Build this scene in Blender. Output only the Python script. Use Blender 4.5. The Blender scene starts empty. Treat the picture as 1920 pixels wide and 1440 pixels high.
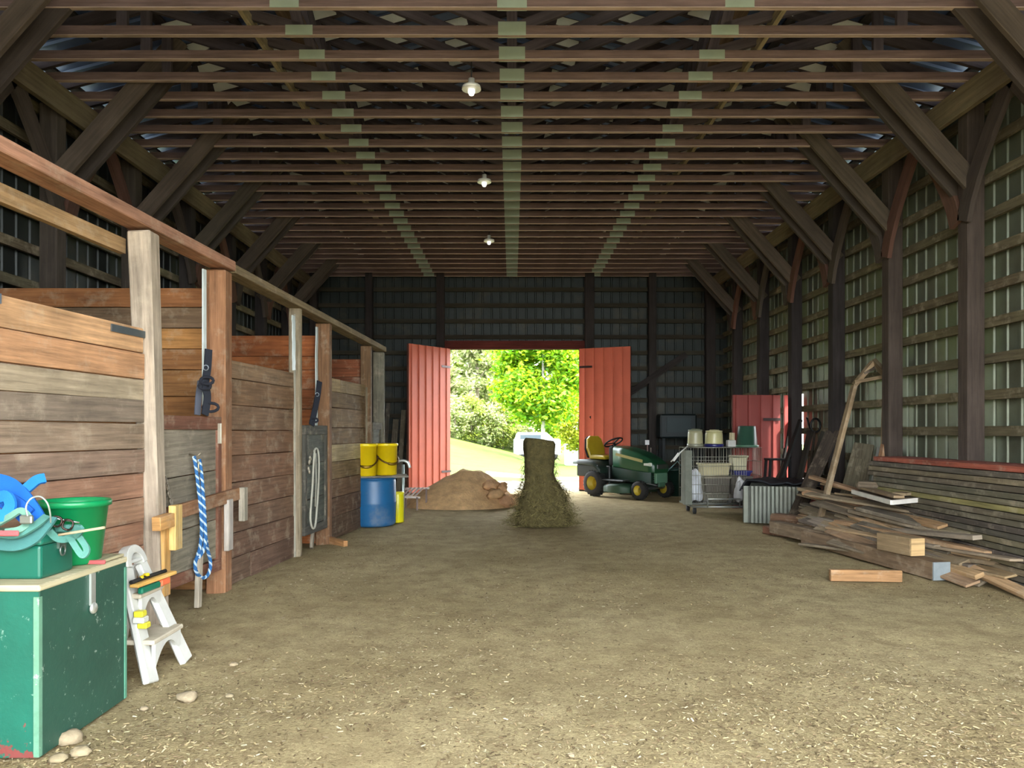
import bpy, math, random
from mathutils import Vector, Matrix, noise
random.seed(7)
C = bpy.context.scene.collection
F, CX, HY, CAMH = 1400.0, 960.0, 808.0, 1.3
PI = math.pi
def R(a): return math.radians(a)
def P(x, y, d): return Vector(((x - CX) * d / F, d, CAMH + (HY - y) * d / F))
def G(x, y, z=0.0):                       # point of a horizontal plane
    d = (CAMH - z) * F / (y - HY); return Vector(((x - CX) * d / F, d, z))
def lin(v):
    v /= 255.0
    return v / 12.92 if v <= 0.04045 else ((v + 0.055) / 1.055) ** 2.4
def c(r, g, b): return (lin(r), lin(g), lin(b))
def U(a, b): return random.uniform(a, b)
def jit(col, k=.12):
    f = 1 + U(-k, k); return tuple(min(1, max(0, q * f * (1 + U(-k, k) * .3))) for q in col)
Z = Vector((0, 0, 1))
ORD = ("first second third fourth fifth sixth seventh eighth ninth tenth eleventh twelfth thirteenth fourteenth fifteenth sixteenth "
       "seventeenth eighteenth nineteenth twentieth twenty-first twenty-second twenty-third twenty-fourth twenty-fifth twenty-sixth "
       "twenty-seventh twenty-eighth").split()

# ------------------------------------------------------------------ materials
def mat(name, rough=.8, metal=0.0, base=None, attr=False, grain=None, noise_amt=.25, noise_scale=6.0, bump=.15, bump_scale=40.0,
        dirt=None, dirt_amt=.0, dirt_scale=3.0, chips=None, chips_amt=0.0, rnd=.0, spec=.5, coords='Object'):
    m = bpy.data.materials.new(name); m.use_nodes = True
    nt = m.node_tree; N = nt.nodes; L = nt.links
    b = N['Principled BSDF']; b.inputs['Roughness'].default_value = rough; b.inputs['Metallic'].default_value = metal
    b.inputs['Specular IOR Level'].default_value = spec
    tc = N.new('ShaderNodeTexCoord'); src = tc.outputs[coords]
    if attr:
        a = N.new('ShaderNodeAttribute'); a.attribute_name = 'Col'; col = a.outputs['Color']
    else:
        q = N.new('ShaderNodeRGB'); q.outputs[0].default_value = (*base, 1); col = q.outputs[0]
    def nz(scale, detail, vec, rough_=.6):
        n = N.new('ShaderNodeTexNoise'); n.inputs['Scale'].default_value = scale; n.inputs['Detail'].default_value = detail
        n.inputs['Roughness'].default_value = rough_; L.new(vec, n.inputs['Vector']); return n.outputs['Fac']
    def mr(v, a, b_, c_, d):
        n = N.new('ShaderNodeMapRange'); n.inputs[1].default_value = a; n.inputs[2].default_value = b_
        n.inputs[3].default_value = c_; n.inputs[4].default_value = d; L.new(v, n.inputs[0]); return n.outputs[0]
    def mulv(colr, v):
        n = N.new('ShaderNodeVectorMath'); n.operation = 'SCALE'; L.new(colr, n.inputs[0]); L.new(v, n.inputs['Scale']); return n.outputs[0]
    def mixc(f, a, rgb):
        n = N.new('ShaderNodeMix'); n.data_type = 'RGBA'; L.new(f, n.inputs[0]); L.new(a, n.inputs[6]); n.inputs[7].default_value = (*rgb, 1); return n.outputs[2]
    h = None
    if grain:
        mp = N.new('ShaderNodeMapping'); mp.inputs['Scale'].default_value = grain; L.new(tc.outputs['UV'], mp.inputs['Vector'])
        g = nz(1.0, 6, mp.outputs[0], .65); col = mulv(col, mr(g, .3, .72, 1 - noise_amt * 1.6, 1 + noise_amt))
        g2 = nz(1.7, 4, tc.outputs['UV']); col = mulv(col, mr(g2, .3, .7, 1 - noise_amt, 1 + noise_amt * .7)); h = g
    else:
        g = nz(noise_scale, 5, src); col = mulv(col, mr(g, .3, .7, 1 - noise_amt, 1 + noise_amt))
        h = nz(bump_scale, 5, src)
    if rnd:
        oi = N.new('ShaderNodeObjectInfo'); col = mulv(col, mr(oi.outputs['Random'], 0, 1, 1 - rnd, 1 + rnd))
    if dirt:
        d = nz(dirt_scale, 8, tc.outputs['UV'] if grain else src, .7); col = mixc(mr(d, .52, .66, 0, dirt_amt), col, dirt)
    if chips:
        d = nz(dirt_scale * 5, 6, src, .75); col = mixc(mr(d, .62, .66, 0, chips_amt), col, chips)
    L.new(col, b.inputs['Base Color'])
    if bump and h is not None:
        bn = N.new('ShaderNodeBump'); bn.inputs['Strength'].default_value = bump; bn.inputs['Distance'].default_value = .02
        L.new(h, bn.inputs['Height']); L.new(bn.outputs[0], b.inputs['Normal'])
    return m

WOOD = mat('weathered_wood', .85, attr=True, grain=(2.2, 38, 1), noise_amt=.28, bump=.35, dirt=c(205, 190, 165), dirt_amt=.28, dirt_scale=5, rnd=.07, spec=.25)
DWOOD = mat('dark_timber', .9, attr=True, grain=(1.6, 26, 1), noise_amt=.22, bump=.3, rnd=.08, spec=.2)
PAINT = mat('painted_surface', .55, attr=True, noise_amt=.12, bump=.05, rnd=.03)
ROUGHP = mat('matte_surface', .9, attr=True, noise_amt=.18, bump=.2, rnd=.04, spec=.2)
PLASTIC = mat('plastic', .35, attr=True, noise_amt=.06, bump=.02)
METAL = mat('galvanised_metal', .42, .75, attr=True, noise_amt=.15, bump=.03)
BLACKM = mat('black_rubber', .75, attr=True, noise_amt=.15, bump=.1, spec=.3)
PLATE = mat('truss_plate', .45, .2, attr=True, noise_amt=.08, bump=.02)
CLOTH = mat('webbing_fabric', .85, attr=True, noise_amt=.1, bump=.2, bump_scale=200)
SHEET = mat('steel_cladding', .5, .35, attr=True, noise_amt=.2, noise_scale=1.5, bump=.03, dirt=c(90, 80, 60), dirt_amt=.35, dirt_scale=2.0)
ROOFM = mat('roof_sheet', .45, .3, attr=True, noise_amt=.15, noise_scale=1.2, bump=.02)
GREENBOX = mat('green_box_paint', .5, attr=True, noise_amt=.18, noise_scale=4, bump=.08, dirt=c(25, 60, 50), dirt_amt=.35, dirt_scale=4, chips=c(190, 205, 190), chips_amt=.55)
GREENWORN = mat('green_worn_paint', .5, attr=True, noise_amt=.16, noise_scale=4, bump=.08, dirt=c(120, 50, 45), dirt_amt=.0, dirt_scale=3, chips=c(180, 215, 195), chips_amt=.4)
def wornmat(m):
    nt = m.node_tree; N = nt.nodes; L = nt.links; b = N['Principled BSDF']; src = b.inputs['Base Color'].links[0].from_socket
    tc = N.new('ShaderNodeTexCoord'); sp = N.new('ShaderNodeSeparateXYZ'); L.new(tc.outputs['Object'], sp.inputs[0])
    n = N.new('ShaderNodeTexNoise'); n.inputs['Scale'].default_value = 16; n.inputs['Detail'].default_value = 7; n.inputs['Roughness'].default_value = .7; L.new(tc.outputs['Object'], n.inputs['Vector'])
    z = N.new('ShaderNodeMapRange'); z.inputs[1].default_value = .02; z.inputs[2].default_value = .22; z.inputs[3].default_value = .47; z.inputs[4].default_value = .74; L.new(sp.outputs['Z'], z.inputs[0])
    g = N.new('ShaderNodeMath'); g.operation = 'SUBTRACT'; L.new(n.outputs['Fac'], g.inputs[0]); L.new(z.outputs[0], g.inputs[1])
    f = N.new('ShaderNodeMapRange'); f.inputs[1].default_value = 0; f.inputs[2].default_value = .03; L.new(g.outputs[0], f.inputs[0])
    x = N.new('ShaderNodeMix'); x.data_type = 'RGBA'; L.new(f.outputs[0], x.inputs[0]); L.new(src, x.inputs[6]); x.inputs[7].default_value = (*c(124, 62, 58), 1); L.new(x.outputs[2], b.inputs['Base Color'])
wornmat(GREENWORN)
REDD = mat('red_door_sheet', .55, .0, attr=True, noise_amt=.10, noise_scale=2, bump=.03)
SAND = mat('sawdust', .95, attr=True, noise_amt=.22, noise_scale=8, bump=.6, bump_scale=30, spec=.1)
HAY = mat('hay', .95, attr=True, noise_amt=.3, noise_scale=15, bump=.8, bump_scale=60, spec=.1)
STONE = mat('stone', .9, attr=True, noise_amt=.2, noise_scale=20, bump=.3)

def leafmat(name):
    m = bpy.data.materials.new(name); m.use_nodes = True; nt = m.node_tree; N = nt.nodes; L = nt.links
    b = N['Principled BSDF']; out = N['Material Output']; b.inputs['Roughness'].default_value = .6
    a = N.new('ShaderNodeAttribute'); a.attribute_name = 'Col'; L.new(a.outputs['Color'], b.inputs['Base Color'])
    t = N.new('ShaderNodeBsdfTranslucent'); L.new(a.outputs['Color'], t.inputs['Color'])
    mx = N.new('ShaderNodeMixShader'); mx.inputs[0].default_value = .45
    L.new(b.outputs[0], mx.inputs[1]); L.new(t.outputs[0], mx.inputs[2]); L.new(mx.outputs[0], out.inputs['Surface'])
    return m
LEAF = leafmat('leaves')

def floormat():
    m = bpy.data.materials.new('dirt_floor'); m.use_nodes = True; nt = m.node_tree; N = nt.nodes; L = nt.links
    b = N['Principled BSDF']; b.inputs['Roughness'].default_value = .95; b.inputs['Specular IOR Level'].default_value = .1
    tc = N.new('ShaderNodeTexCoord'); src = tc.outputs['Object']
    def nz(s, d, r=.6):
        n = N.new('ShaderNodeTexNoise'); n.inputs['Scale'].default_value = s; n.inputs['Detail'].default_value = d; n.inputs['Roughness'].default_value = r
        L.new(src, n.inputs['Vector']); return n.outputs['Fac']
    def mr(v, a, b_, c_, d):
        n = N.new('ShaderNodeMapRange'); n.inputs[1].default_value = a; n.inputs[2].default_value = b_
        n.inputs[3].default_value = c_; n.inputs[4].default_value = d; L.new(v, n.inputs[0]); return n.outputs[0]
    def mix(f, a, bb):
        n = N.new('ShaderNodeMix'); n.data_type = 'RGBA'; L.new(f, n.inputs[0])
        for k, q in ((6, a), (7, bb)):
            if isinstance(q, tuple): n.inputs[k].default_value = (*q, 1)
            else: L.new(q, n.inputs[k])
        return n.outputs[2]
    col = mix(mr(nz(.55, 3), .35, .65, 0, 1), c(172, 155, 114), c(194, 178, 136))
    col = mix(mr(nz(5, 6, .7), .4, .68, 0, .75), col, c(142, 124, 92))
    v = N.new('ShaderNodeTexVoronoi'); v.inputs['Scale'].default_value = 60; L.new(src, v.inputs['Vector'])
    sp = mr(v.outputs['Distance'], .12, .32, 1, 0)
    mlt = N.new('ShaderNodeMath'); mlt.operation = 'MULTIPLY'; L.new(sp, mlt.inputs[0]); L.new(mr(nz(2.2, 5, .7), .42, .6, 0, .75), mlt.inputs[1])
    col = mix(mlt.outputs[0], col, c(218, 202, 156))
    col = mix(mr(nz(70, 4, .8), .5, .68, 0, .6), col, c(98, 82, 58))
    L.new(col, b.inputs['Base Color'])
    bn = N.new('ShaderNodeBump'); bn.inputs['Strength'].default_value = .7; bn.inputs['Distance'].default_value = .03
    L.new(nz(22, 8, .75), bn.inputs['Height']); L.new(bn.outputs[0], b.inputs['Normal'])
    return m
FLOORM = floormat()

# ------------------------------------------------------------------ mesh builder
ROOTM = {}
class MB:
    def __init__(s): s.v = []; s.f = []; s.uv = []; s.col = []; s.sm = []
    def face(s, idx, uvs, col, sm=False):
        s.f.append(idx); s.uv.extend(uvs); s.col.extend([col] * len(idx)); s.sm.append(sm)
    def hexa(s, pts, L, w, h, col):         # 8 points: 4 at one end, 4 at the other
        o = len(s.v); s.v.extend([tuple(p) for p in pts]); a, b = U(0, 50), U(0, 50)
        dims = (h, w, h, w); vv = b
        for k in range(4):
            j = (k + 1) % 4; d = (w, h, w, h)[k]
            s.face((o + k, o + j, o + 4 + j, o + 4 + k), ((a, vv), (a, vv + d), (a + L, vv + d), (a + L, vv)), col); vv += d
        s.face((o + 3, o + 2, o + 1, o), ((a, b), (a + .05, b), (a + .05, b + h), (a, b + h)), col)
        s.face((o + 4, o + 5, o + 6, o + 7), ((a, b), (a + .05, b), (a + .05, b + h), (a, b + h)), col)
    def beam(s, p0, p1, w, h, up=Z, col=(.5, .5, .5), w1=None, h1=None):
        p0 = Vector(p0); p1 = Vector(p1); a = (p1 - p0); L = a.length; a.normalize()
        sd = a.cross(Vector(up))
        if sd.length < 1e-4: sd = a.cross(Vector((1, 0, 0)))
        sd.normalize(); u = sd.cross(a).normalized(); w1 = w if w1 is None else w1; h1 = h if h1 is None else h1
        pts = []
        for p, ww, hh in ((p0, w, h), (p1, w1, h1)):
            for i, j in ((-1, -1), (1, -1), (1, 1), (-1, 1)): pts.append(p + sd * i * ww / 2 + u * j * hh / 2)
        s.hexa(pts, L, w, h, col)
    def box(s, ctr, size, col=(.5, .5, .5), M=None):
        x, y, z = ctr; a, b, d = size[0] / 2, size[1] / 2, size[2] / 2
        ax = max(range(3), key=lambda k: size[k])
        if ax == 0: p = [(x + i * a, y + j * b, z + k * d) for i in (-1, 1) for j, k in ((-1, -1), (1, -1), (1, 1), (-1, 1))]; q = (size[1], size[2], size[0])
        elif ax == 1: p = [(x + k * a, y + i * b, z + j * d) for i in (-1, 1) for j, k in ((-1, -1), (1, -1), (1, 1), (-1, 1))]; q = (size[2], size[0], size[1])
        else: p = [(x + j * a, y + k * b, z + i * d) for i in (-1, 1) for j, k in ((-1, -1), (1, -1), (1, 1), (-1, 1))]; q = (size[0], size[1], size[2])
        p = [Vector(t) for t in p]
        if M is not None: p = [M @ t for t in p]
        s.hexa(p, q[2], q[0], q[1], col)
    def sweep(s, pts, prof, col=(.5, .5, .5), up=Z, closed=False, sm=True, scales=None):
        pts = [Vector(p) for p in pts]; n = len(pts); m = len(prof); o = len(s.v); L = 0; us = [0]; up = Vector(up); pu = None
        for i in range(n):
            if closed: t = pts[(i + 1) % n] - pts[i - 1]
            else: t = pts[min(i + 1, n - 1)] - pts[max(i - 1, 0)]
            if t.length < 1e-7: t = Vector((0, 0, 1))
            t.normalize()
            if pu is None:
                sd = t.cross(up)
                if sd.length < .05: sd = t.cross(Vector((1, .3, 0)))
            else: sd = t.cross(pu)
            sd.normalize(); u = sd.cross(t).normalized(); pu = u
            k = scales[i] if scales else 1
            for a, b in prof: s.v.append(tuple(pts[i] + sd * a * k + u * b * k))
            if i: us.append(us[-1] + (pts[i] - pts[i - 1]).length)
        us.append(us[-1] + .05)
        for i in range(n if closed else n - 1):
            i2 = (i + 1) % n
            for j in range(m):
                j2 = (j + 1) % m
                s.face((o + i * m + j, o + i * m + j2, o + i2 * m + j2, o + i2 * m + j), ((us[i], j / m), (us[i], (j + 1) / m), (us[i + 1], (j + 1) / m), (us[i + 1], j / m)), col, sm)
        if not closed:
            s.face(tuple(o + j for j in reversed(range(m))), [(0, 0)] * m, col); s.face(tuple(o + (n - 1) * m + j for j in range(m)), [(0, 0)] * m, col)
    def tube(s, pts, r, n=8, col=(.5, .5, .5), closed=False, scales=None):
        s.sweep(pts, [(r * math.cos(2 * PI * k / n), r * math.sin(2 * PI * k / n)) for k in range(n)], col, closed=closed, scales=scales)
    def ribbon(s, pts, w, t, col=(.5, .5, .5), up=Z, closed=False):
        s.sweep(pts, [(-w / 2, -t / 2), (w / 2, -t / 2), (w / 2, t / 2), (-w / 2, t / 2)], col, up=up, closed=closed, sm=False)
    def lathe(s, prof, n=32, ctr=(0, 0, 0), col=(.5, .5, .5), M=None, sm=True, wob=0, cap=True):
        o = len(s.v); ctr = Vector(ctr)
        for r, z in prof:
            for k in range(n):
                a = 2 * PI * k / n; p = Vector((r * math.cos(a), r * math.sin(a), z))
                if wob: p *= 1; p.x *= 1 + wob * noise.noise(Vector((p.x * 6, p.y * 6, z * 5))); p.y *= 1 + wob * noise.noise(Vector((p.x * 6 + 9, p.y * 6, z * 5)))
                if M is not None: p = M @ p
                s.v.append(tuple(p + ctr))
        for i in range(len(prof) - 1):
            for k in range(n):
                k2 = (k + 1) % n
                s.face((o + i * n + k, o + i * n + k2, o + (i + 1) * n + k2, o + (i + 1) * n + k), ((k / n, prof[i][1]), ((k + 1) / n, prof[i][1]), ((k + 1) / n, prof[i + 1][1]), (k / n, prof[i + 1][1])), col, sm)
        if cap and prof[0][0] > 1e-5: s.face(tuple(o + k for k in reversed(range(n))), [(0, 0)] * n, col)
        if cap and prof[-1][0] > 1e-5: s.face(tuple(o + (len(prof) - 1) * n + k for k in range(n)), [(0, 0)] * n, col)
    def loft(s, secs, col=(.5, .5, .5), sm=True, cap=True):
        o = len(s.v); m = len(secs[0])
        for q in secs: s.v.extend([tuple(p) for p in q])
        for i in range(len(secs) - 1):
            for j in range(m):
                j2 = (j + 1) % m
                s.face((o + i * m + j, o + i * m + j2, o + (i + 1) * m + j2, o + (i + 1) * m + j), ((i * .2, j * .1), (i * .2, j * .1 + .1), (i * .2 + .2, j * .1 + .1), (i * .2 + .2, j * .1)), col, sm)
        if cap:
            s.face(tuple(o + j for j in reversed(range(m))), [(0, 0)] * m, col); s.face(tuple(o + (len(secs) - 1) * m + j for j in range(m)), [(0, 0)] * m, col)
    def blob(s, ctr, rad, col, seed=0, n=12, amp=.2, flat=False):
        o = len(s.v); ctr = Vector(ctr); m = n // 2
        for i in range(m + 1):
            th = PI * i / m
            for k in range(n):
                a = 2 * PI * k / n; d = Vector((math.sin(th) * math.cos(a), math.sin(th) * math.sin(a), math.cos(th)))
                f = 1 + amp * noise.noise(d * 1.6 + Vector((seed * 3.1, 0, 0))) * 2
                p = Vector((d.x * rad[0], d.y * rad[1], d.z * rad[2])) * f
                if flat and p.z < 0: p.z *= .15
                s.v.append(tuple(ctr + p))
        for i in range(m):
            for k in range(n):
                k2 = (k + 1) % n
                s.face((o + i * n + k, o + (i + 1) * n + k, o + (i + 1) * n + k2, o + i * n + k2), [(0, 0)] * 4, col, True)
    def prism(s, outline, t, M, col=(.5, .5, .5)):      # 2D outline in xy, thickness along z
        o = len(s.v); n = len(outline)
        for z in (-t / 2, t / 2):
            for x, y in outline: s.v.append(tuple(M @ Vector((x, y, z))))
        s.face(tuple(o + k for k in reversed(range(n))), [(outline[k][0], outline[k][1]) for k in reversed(range(n))], col)
        s.face(tuple(o + n + k for k in range(n)), [(outline[k][0], outline[k][1]) for k in range(n)], col)
        for k in range(n):
            k2 = (k + 1) % n
            s.face((o + k, o + k2, o + n + k2, o + n + k), [(0, 0), (.1, 0), (.1, t), (0, t)], col)
    def build(s, name, m, parent=None, bevel=0, local=False, origin='base', seg=1):
        vs = [Vector(p) for p in s.v]; loc = Vector((0, 0, 0))
        if parent is not None and not local:
            inv = ROOTM[parent.name].inverted(); vs = [inv @ p for p in vs]
        elif parent is None and origin == 'base':
            lo = [min(p[k] for p in vs) for k in range(3)]; hi = [max(p[k] for p in vs) for k in range(3)]
            loc = Vector(((lo[0] + hi[0]) / 2, (lo[1] + hi[1]) / 2, lo[2])); vs = [p - loc for p in vs]
        me = bpy.data.meshes.new(name); me.from_pydata([tuple(p) for p in vs], [], s.f)
        uvl = me.uv_layers.new(name='UVMap'); uvl.data.foreach_set('uv', [q for t in s.uv for q in t])
        ca = me.color_attributes.new('Col', 'FLOAT_COLOR', 'CORNER'); ca.data.foreach_set('color', [q for t in s.col for q in (*t, 1.0)])
        me.polygons.foreach_set('use_smooth', s.sm); me.materials.append(m); me.update()
        ob = bpy.data.objects.new(name, me); C.objects.link(ob); ob.location = loc
        if parent is not None:
            ob.parent = parent
            ROOTM[ob.name] = ROOTM.get(parent.name, Matrix())
        if bevel:
            b = ob.modifiers.new('b', 'BEVEL'); b.width = bevel; b.segments = seg; b.limit_method = 'ANGLE'; b.angle_limit = R(50)
        return ob
def tag(o, label, cat, group=None, kind=None):
    o['label'] = label; o['category'] = cat
    if group: o['group'] = group
    if kind: o['kind'] = kind
    return o
def thing(name, label, cat, loc=(0, 0, 0), rz=0.0, group=None, kind=None):
    o = bpy.data.objects.new(name, None); C.objects.link(o); o.location = loc; o.rotation_euler = (0, 0, rz); o.empty_display_size = .1
    ROOTM[o.name] = Matrix.Translation(Vector(loc)) @ Matrix.Rotation(rz, 4, 'Z')
    return tag(o, label, cat, group, kind)
def dup(root, loc, rz, label, group=None):
    r = root.copy(); C.objects.link(r); r.location = loc; r.rotation_euler = (0, 0, rz); r['label'] = label
    if group: r['group'] = group
    for ch in list(root.children):
        k = ch.copy(); C.objects.link(k); k.parent = r
        for g in list(ch.children):
            q = g.copy(); C.objects.link(q); q.parent = k
    return r

# ------------------------------------------------------------------ the shell
HW, Y0, Y1 = 4.72, -.8, 16.4               # half width to the cladding, front and back of the barn
EZ, PITCH = 4.82, .27
def roofz(x): return EZ + (HW + .0 - abs(x)) * PITCH
CLAD = c(112, 118, 99); CLADB = c(34, 42, 38); CLADL = c(46, 50, 47)  # same sheet all round; the left tone has that wall's shade put into it
def ribs(a, b, pitch=.2, h=.015):
    out = []; k = a
    while k < b - 1e-6:
        for dx, dd in ((0, 0), (.07, 0), (.09, .0), (.10, h), (.13, h), (.14, 0)):
            if k + dx < b: out.append((k + dx, dd))
        k += pitch
    out.append((b, 0)); return out
def clad(mb, runs, pos, zlo, zhi, col):
    """vertical corrugated sheet: runs = ribs, pos(t, off, z) -> point, zlo/zhi functions of t"""
    for (t0, o0), (t1, o1) in zip(runs, runs[1:]):
        o = len(mb.v)
        for t, of, zz in ((t0, o0, zlo(t0)), (t1, o1, zlo(t1)), (t1, o1, zhi(t1)), (t0, o0, zhi(t0))): mb.v.append(tuple(pos(t, of, zz)))
        mb.face((o, o + 1, o + 2, o + 3), ((t0, 0), (t1, 0), (t1, 4), (t0, 4)), col)
# right wall with a narrow slot added by the side door to light its edge, left wall plain
m = MB()
DG0, DG1, DGZ = 12.09, 12.32, 1.9
pr = lambda t, of, z: (HW - of, t, z)
clad(m, ribs(Y0, DG0), pr, lambda t: -.08, lambda t: EZ, CLAD)
clad(m, ribs(DG1, Y1), pr, lambda t: -.08, lambda t: EZ, CLAD)
clad(m, ribs(DG0, DG1), pr, lambda t: DGZ, lambda t: EZ, CLAD)
o = m.build('wall_right', SHEET, origin='none'); o['kind'] = 'structure'; o['label'] = 'ribbed steel cladding of the right barn wall'
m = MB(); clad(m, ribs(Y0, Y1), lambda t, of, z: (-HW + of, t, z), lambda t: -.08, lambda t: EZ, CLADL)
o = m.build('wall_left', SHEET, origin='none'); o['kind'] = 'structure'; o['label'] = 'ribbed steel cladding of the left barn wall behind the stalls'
DX0, DX1, DZ = -1.36, 1.47, 3.08
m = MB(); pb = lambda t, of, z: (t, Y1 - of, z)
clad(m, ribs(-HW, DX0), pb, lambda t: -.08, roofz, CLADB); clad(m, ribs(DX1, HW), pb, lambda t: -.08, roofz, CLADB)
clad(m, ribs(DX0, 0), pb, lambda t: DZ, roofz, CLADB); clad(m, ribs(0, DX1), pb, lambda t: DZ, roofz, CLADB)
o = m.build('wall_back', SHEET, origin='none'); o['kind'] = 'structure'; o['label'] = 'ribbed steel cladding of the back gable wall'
FX0, FX1, FZ = -2.2, 4.62, 4.3  # opening out of view, side edges placed to steer daylight off the right wall
m = MB(); pf = lambda t, of, z: (t, Y0 + of, z)
clad(m, ribs(-HW, FX0), pf, lambda t: 0, roofz, CLADB); clad(m, ribs(FX1, HW), pf, lambda t: 0, roofz, CLADB)
clad(m, ribs(FX0, 0), pf, lambda t: FZ, roofz, CLADB); clad(m, ribs(0, FX1), pf, lambda t: FZ, roofz, CLADB)
o = m.build('wall_front', SHEET, origin='none'); o['kind'] = 'structure'; o['label'] = 'ribbed steel front wall around the wide opening'
# roof sheets (the ceiling of the barn)
m = MB(); RC = c(108, 128, 168)
runs = ribs(Y0 - .3, Y1 + .3, .25, .025)
for sx in (-1, 1):
    for (t0, o0), (t1, o1) in zip(runs, runs[1:]):
        o = len(m.v); e = HW + .3
        for t, of, x in ((t0, o0, 0), (t1, o1, 0), (t1, o1, sx * e), (t0, o0, sx * e)): m.v.append((x, t, roofz(x) + .19 - of))
        m.face((o, o + 1, o + 2, o + 3), ((t0, 0), (t1, 0), (t1, 4), (t0, 4)), RC)
o = m.build('ceiling', ROOFM, origin='none'); o['kind'] = 'structure'; o['label'] = 'dark steel roof sheets above the trusses'
# floor
def fh(x, y):
    h = .035 * math.exp(-(((x + 1.75) / .45) ** 2 + ((y - 8.1) / 1.1) ** 2)) + .03 * math.exp(-(((x + 2.0) / .35) ** 2 + ((y - 6.6) / .8) ** 2))
    h += .014 * noise.noise(Vector((x * 1.1, y * 1.1, 0))) + .008 * noise.noise(Vector((x * 4, y * 4, 3)))
    return h - .012
m = MB(); nx, ny = 120, 190; x0, x1, y0, y1 = -HW - .02, HW + .02, -3.0, Y1 + .05
for j in range(ny + 1):
    for i in range(nx + 1):
        x = x0 + (x1 - x0) * i / nx; y = y0 + (y1 - y0) * j / ny; m.v.append((x, y, fh(x, y)))
for j in range(ny):
    for i in range(nx):
        q = j * (nx + 1) + i; m.face((q, q + 1, q + nx + 2, q + nx + 1), [(0, 0)] * 4, (.3, .3, .3), True)
o = m.build('floor', FLOORM, origin='none'); o['kind'] = 'structure'; o['label'] = 'packed dirt floor strewn with shavings'

# ------------------------------------------------------------------ posts, girts, plates, braces
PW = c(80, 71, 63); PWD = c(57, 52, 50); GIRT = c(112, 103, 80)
POSTS = [7.35 + 1.525 * k for k in range(6)]
PX = 4.52
def post(x, y, z1, label, col, w=.18, group=None, d=.16):
    m = MB(); m.beam((x, y, -.02), (x, y, z1), w, d, up=(0, 1, 0), col=jit(col, .08)); o = m.build('timber_post', DWOOD, bevel=.006)
    return tag(o, label, 'post', group)
for side, sn in ((1, 'right'), (-1, 'left')):
    for k, y in enumerate([5.825] + POSTS):
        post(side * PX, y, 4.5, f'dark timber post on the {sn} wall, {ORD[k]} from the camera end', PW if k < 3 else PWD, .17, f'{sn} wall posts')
        # brace across to the truss, broad face to the camera
        m = MB(); m.beam((side * (PX - .02), y - .11, 3.66), (side * 3.22, y - .11, 5.1), .05, .18, up=(0, 0, 1), col=jit(c(90, 80, 68), .08))
        m.beam((side * (PX - .03), y + .11, 3.66), (side * 3.22, y + .11, 5.1), .05, .18, up=(0, 0, 1), col=jit(c(76, 68, 60), .08))
        tag(m.build('knee_brace', DWOOD, bevel=.004), f'sloping knee brace from the {ORD[k]} {sn} wall post up into the trusses', 'brace', f'{sn} wall knee braces')
        for dy, wd in ((-.72, 'camera side'), (.72, 'far side')):
            m = MB(); z0 = 3.35; pts = []
            for q in range(7):
                t = q / 6; pts.append((side * (PX - .105), y + math.copysign(.06, dy) + dy * t ** 1.35, z0 + 1.12 * t))
            m.ribbon(pts, .17, .05, jit(c(102, 74, 62) if (k + (dy < 0)) % 2 else c(80, 71, 63), .1), up=(side, 0, 0))
            tag(m.build('plate_brace', DWOOD), f'brace in the {sn} wall plane rising on the {wd} of the {ORD[k]} post', 'brace', f'{sn} wall plate braces')
    m = MB(); m.beam((side * (PX - .16), Y0 + .1, 4.50), (side * (PX - .16), Y1 - .05, 4.50), .06, .26, col=c(124, 112, 88))
    tag(m.build('eave_plate', DWOOD, bevel=.005), f'long squared eave plate beam running along the top of the {sn} wall', 'beam')
    for k in range(13):
        z = .25 + .35 * k
        m = MB(); m.beam((side * (PX + .115), Y0 + .1, z), (side * (PX + .115), DG0 if (side > 0 and z < DGZ) else Y1 - .03, z), .04, .095, col=jit(GIRT, .12))
        if side > 0 and z < DGZ: m.beam((side * (PX + .115), DG1, z), (side * (PX + .115), Y1 - .03, z), .04, .095, col=jit(GIRT, .12))
        tag(m.build('wall_girt', WOOD), f'horizontal girt on the {sn} wall, {ORD[k]} up from the floor', 'girt', f'{sn} wall girts')
YB = Y1 - .02
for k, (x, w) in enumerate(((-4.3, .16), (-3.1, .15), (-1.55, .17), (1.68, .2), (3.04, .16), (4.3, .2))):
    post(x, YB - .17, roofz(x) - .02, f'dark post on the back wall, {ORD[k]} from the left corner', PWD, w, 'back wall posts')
for k in range(13):
    z = .25 + .345 * k; m = MB(); cc = jit(c(66, 61, 50), .12)
    for a, b in (((-4.66, DX0 - .05), (DX1 + .05, 4.66)) if z < DZ + .03 else ((-4.66, 4.66),)): m.beam((a, YB - .06, z), (b, YB - .06, z), .04, .09, col=cc)
    tag(m.build('wall_girt', DWOOD), f'horizontal girt on the back wall, {ORD[k]} up from the floor', 'girt', 'back wall girts')
m = MB(); m.beam((1.7, YB - .3, 1.55), (3.75, YB - .3, 2.95), .04, .13, col=PWD)
tag(m.build('wall_brace', DWOOD), 'long diagonal brace crossing the back wall right of the doors', 'brace')
m = MB(); m.beam((DX0 - .2, YB - .12, DZ + .09), (DX1 + .2, YB - .12, DZ + .09), .07, .18, col=c(96, 46, 40))
tag(m.build('door_header', DWOOD), 'dark red header board over the open double doorway', 'header')

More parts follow.
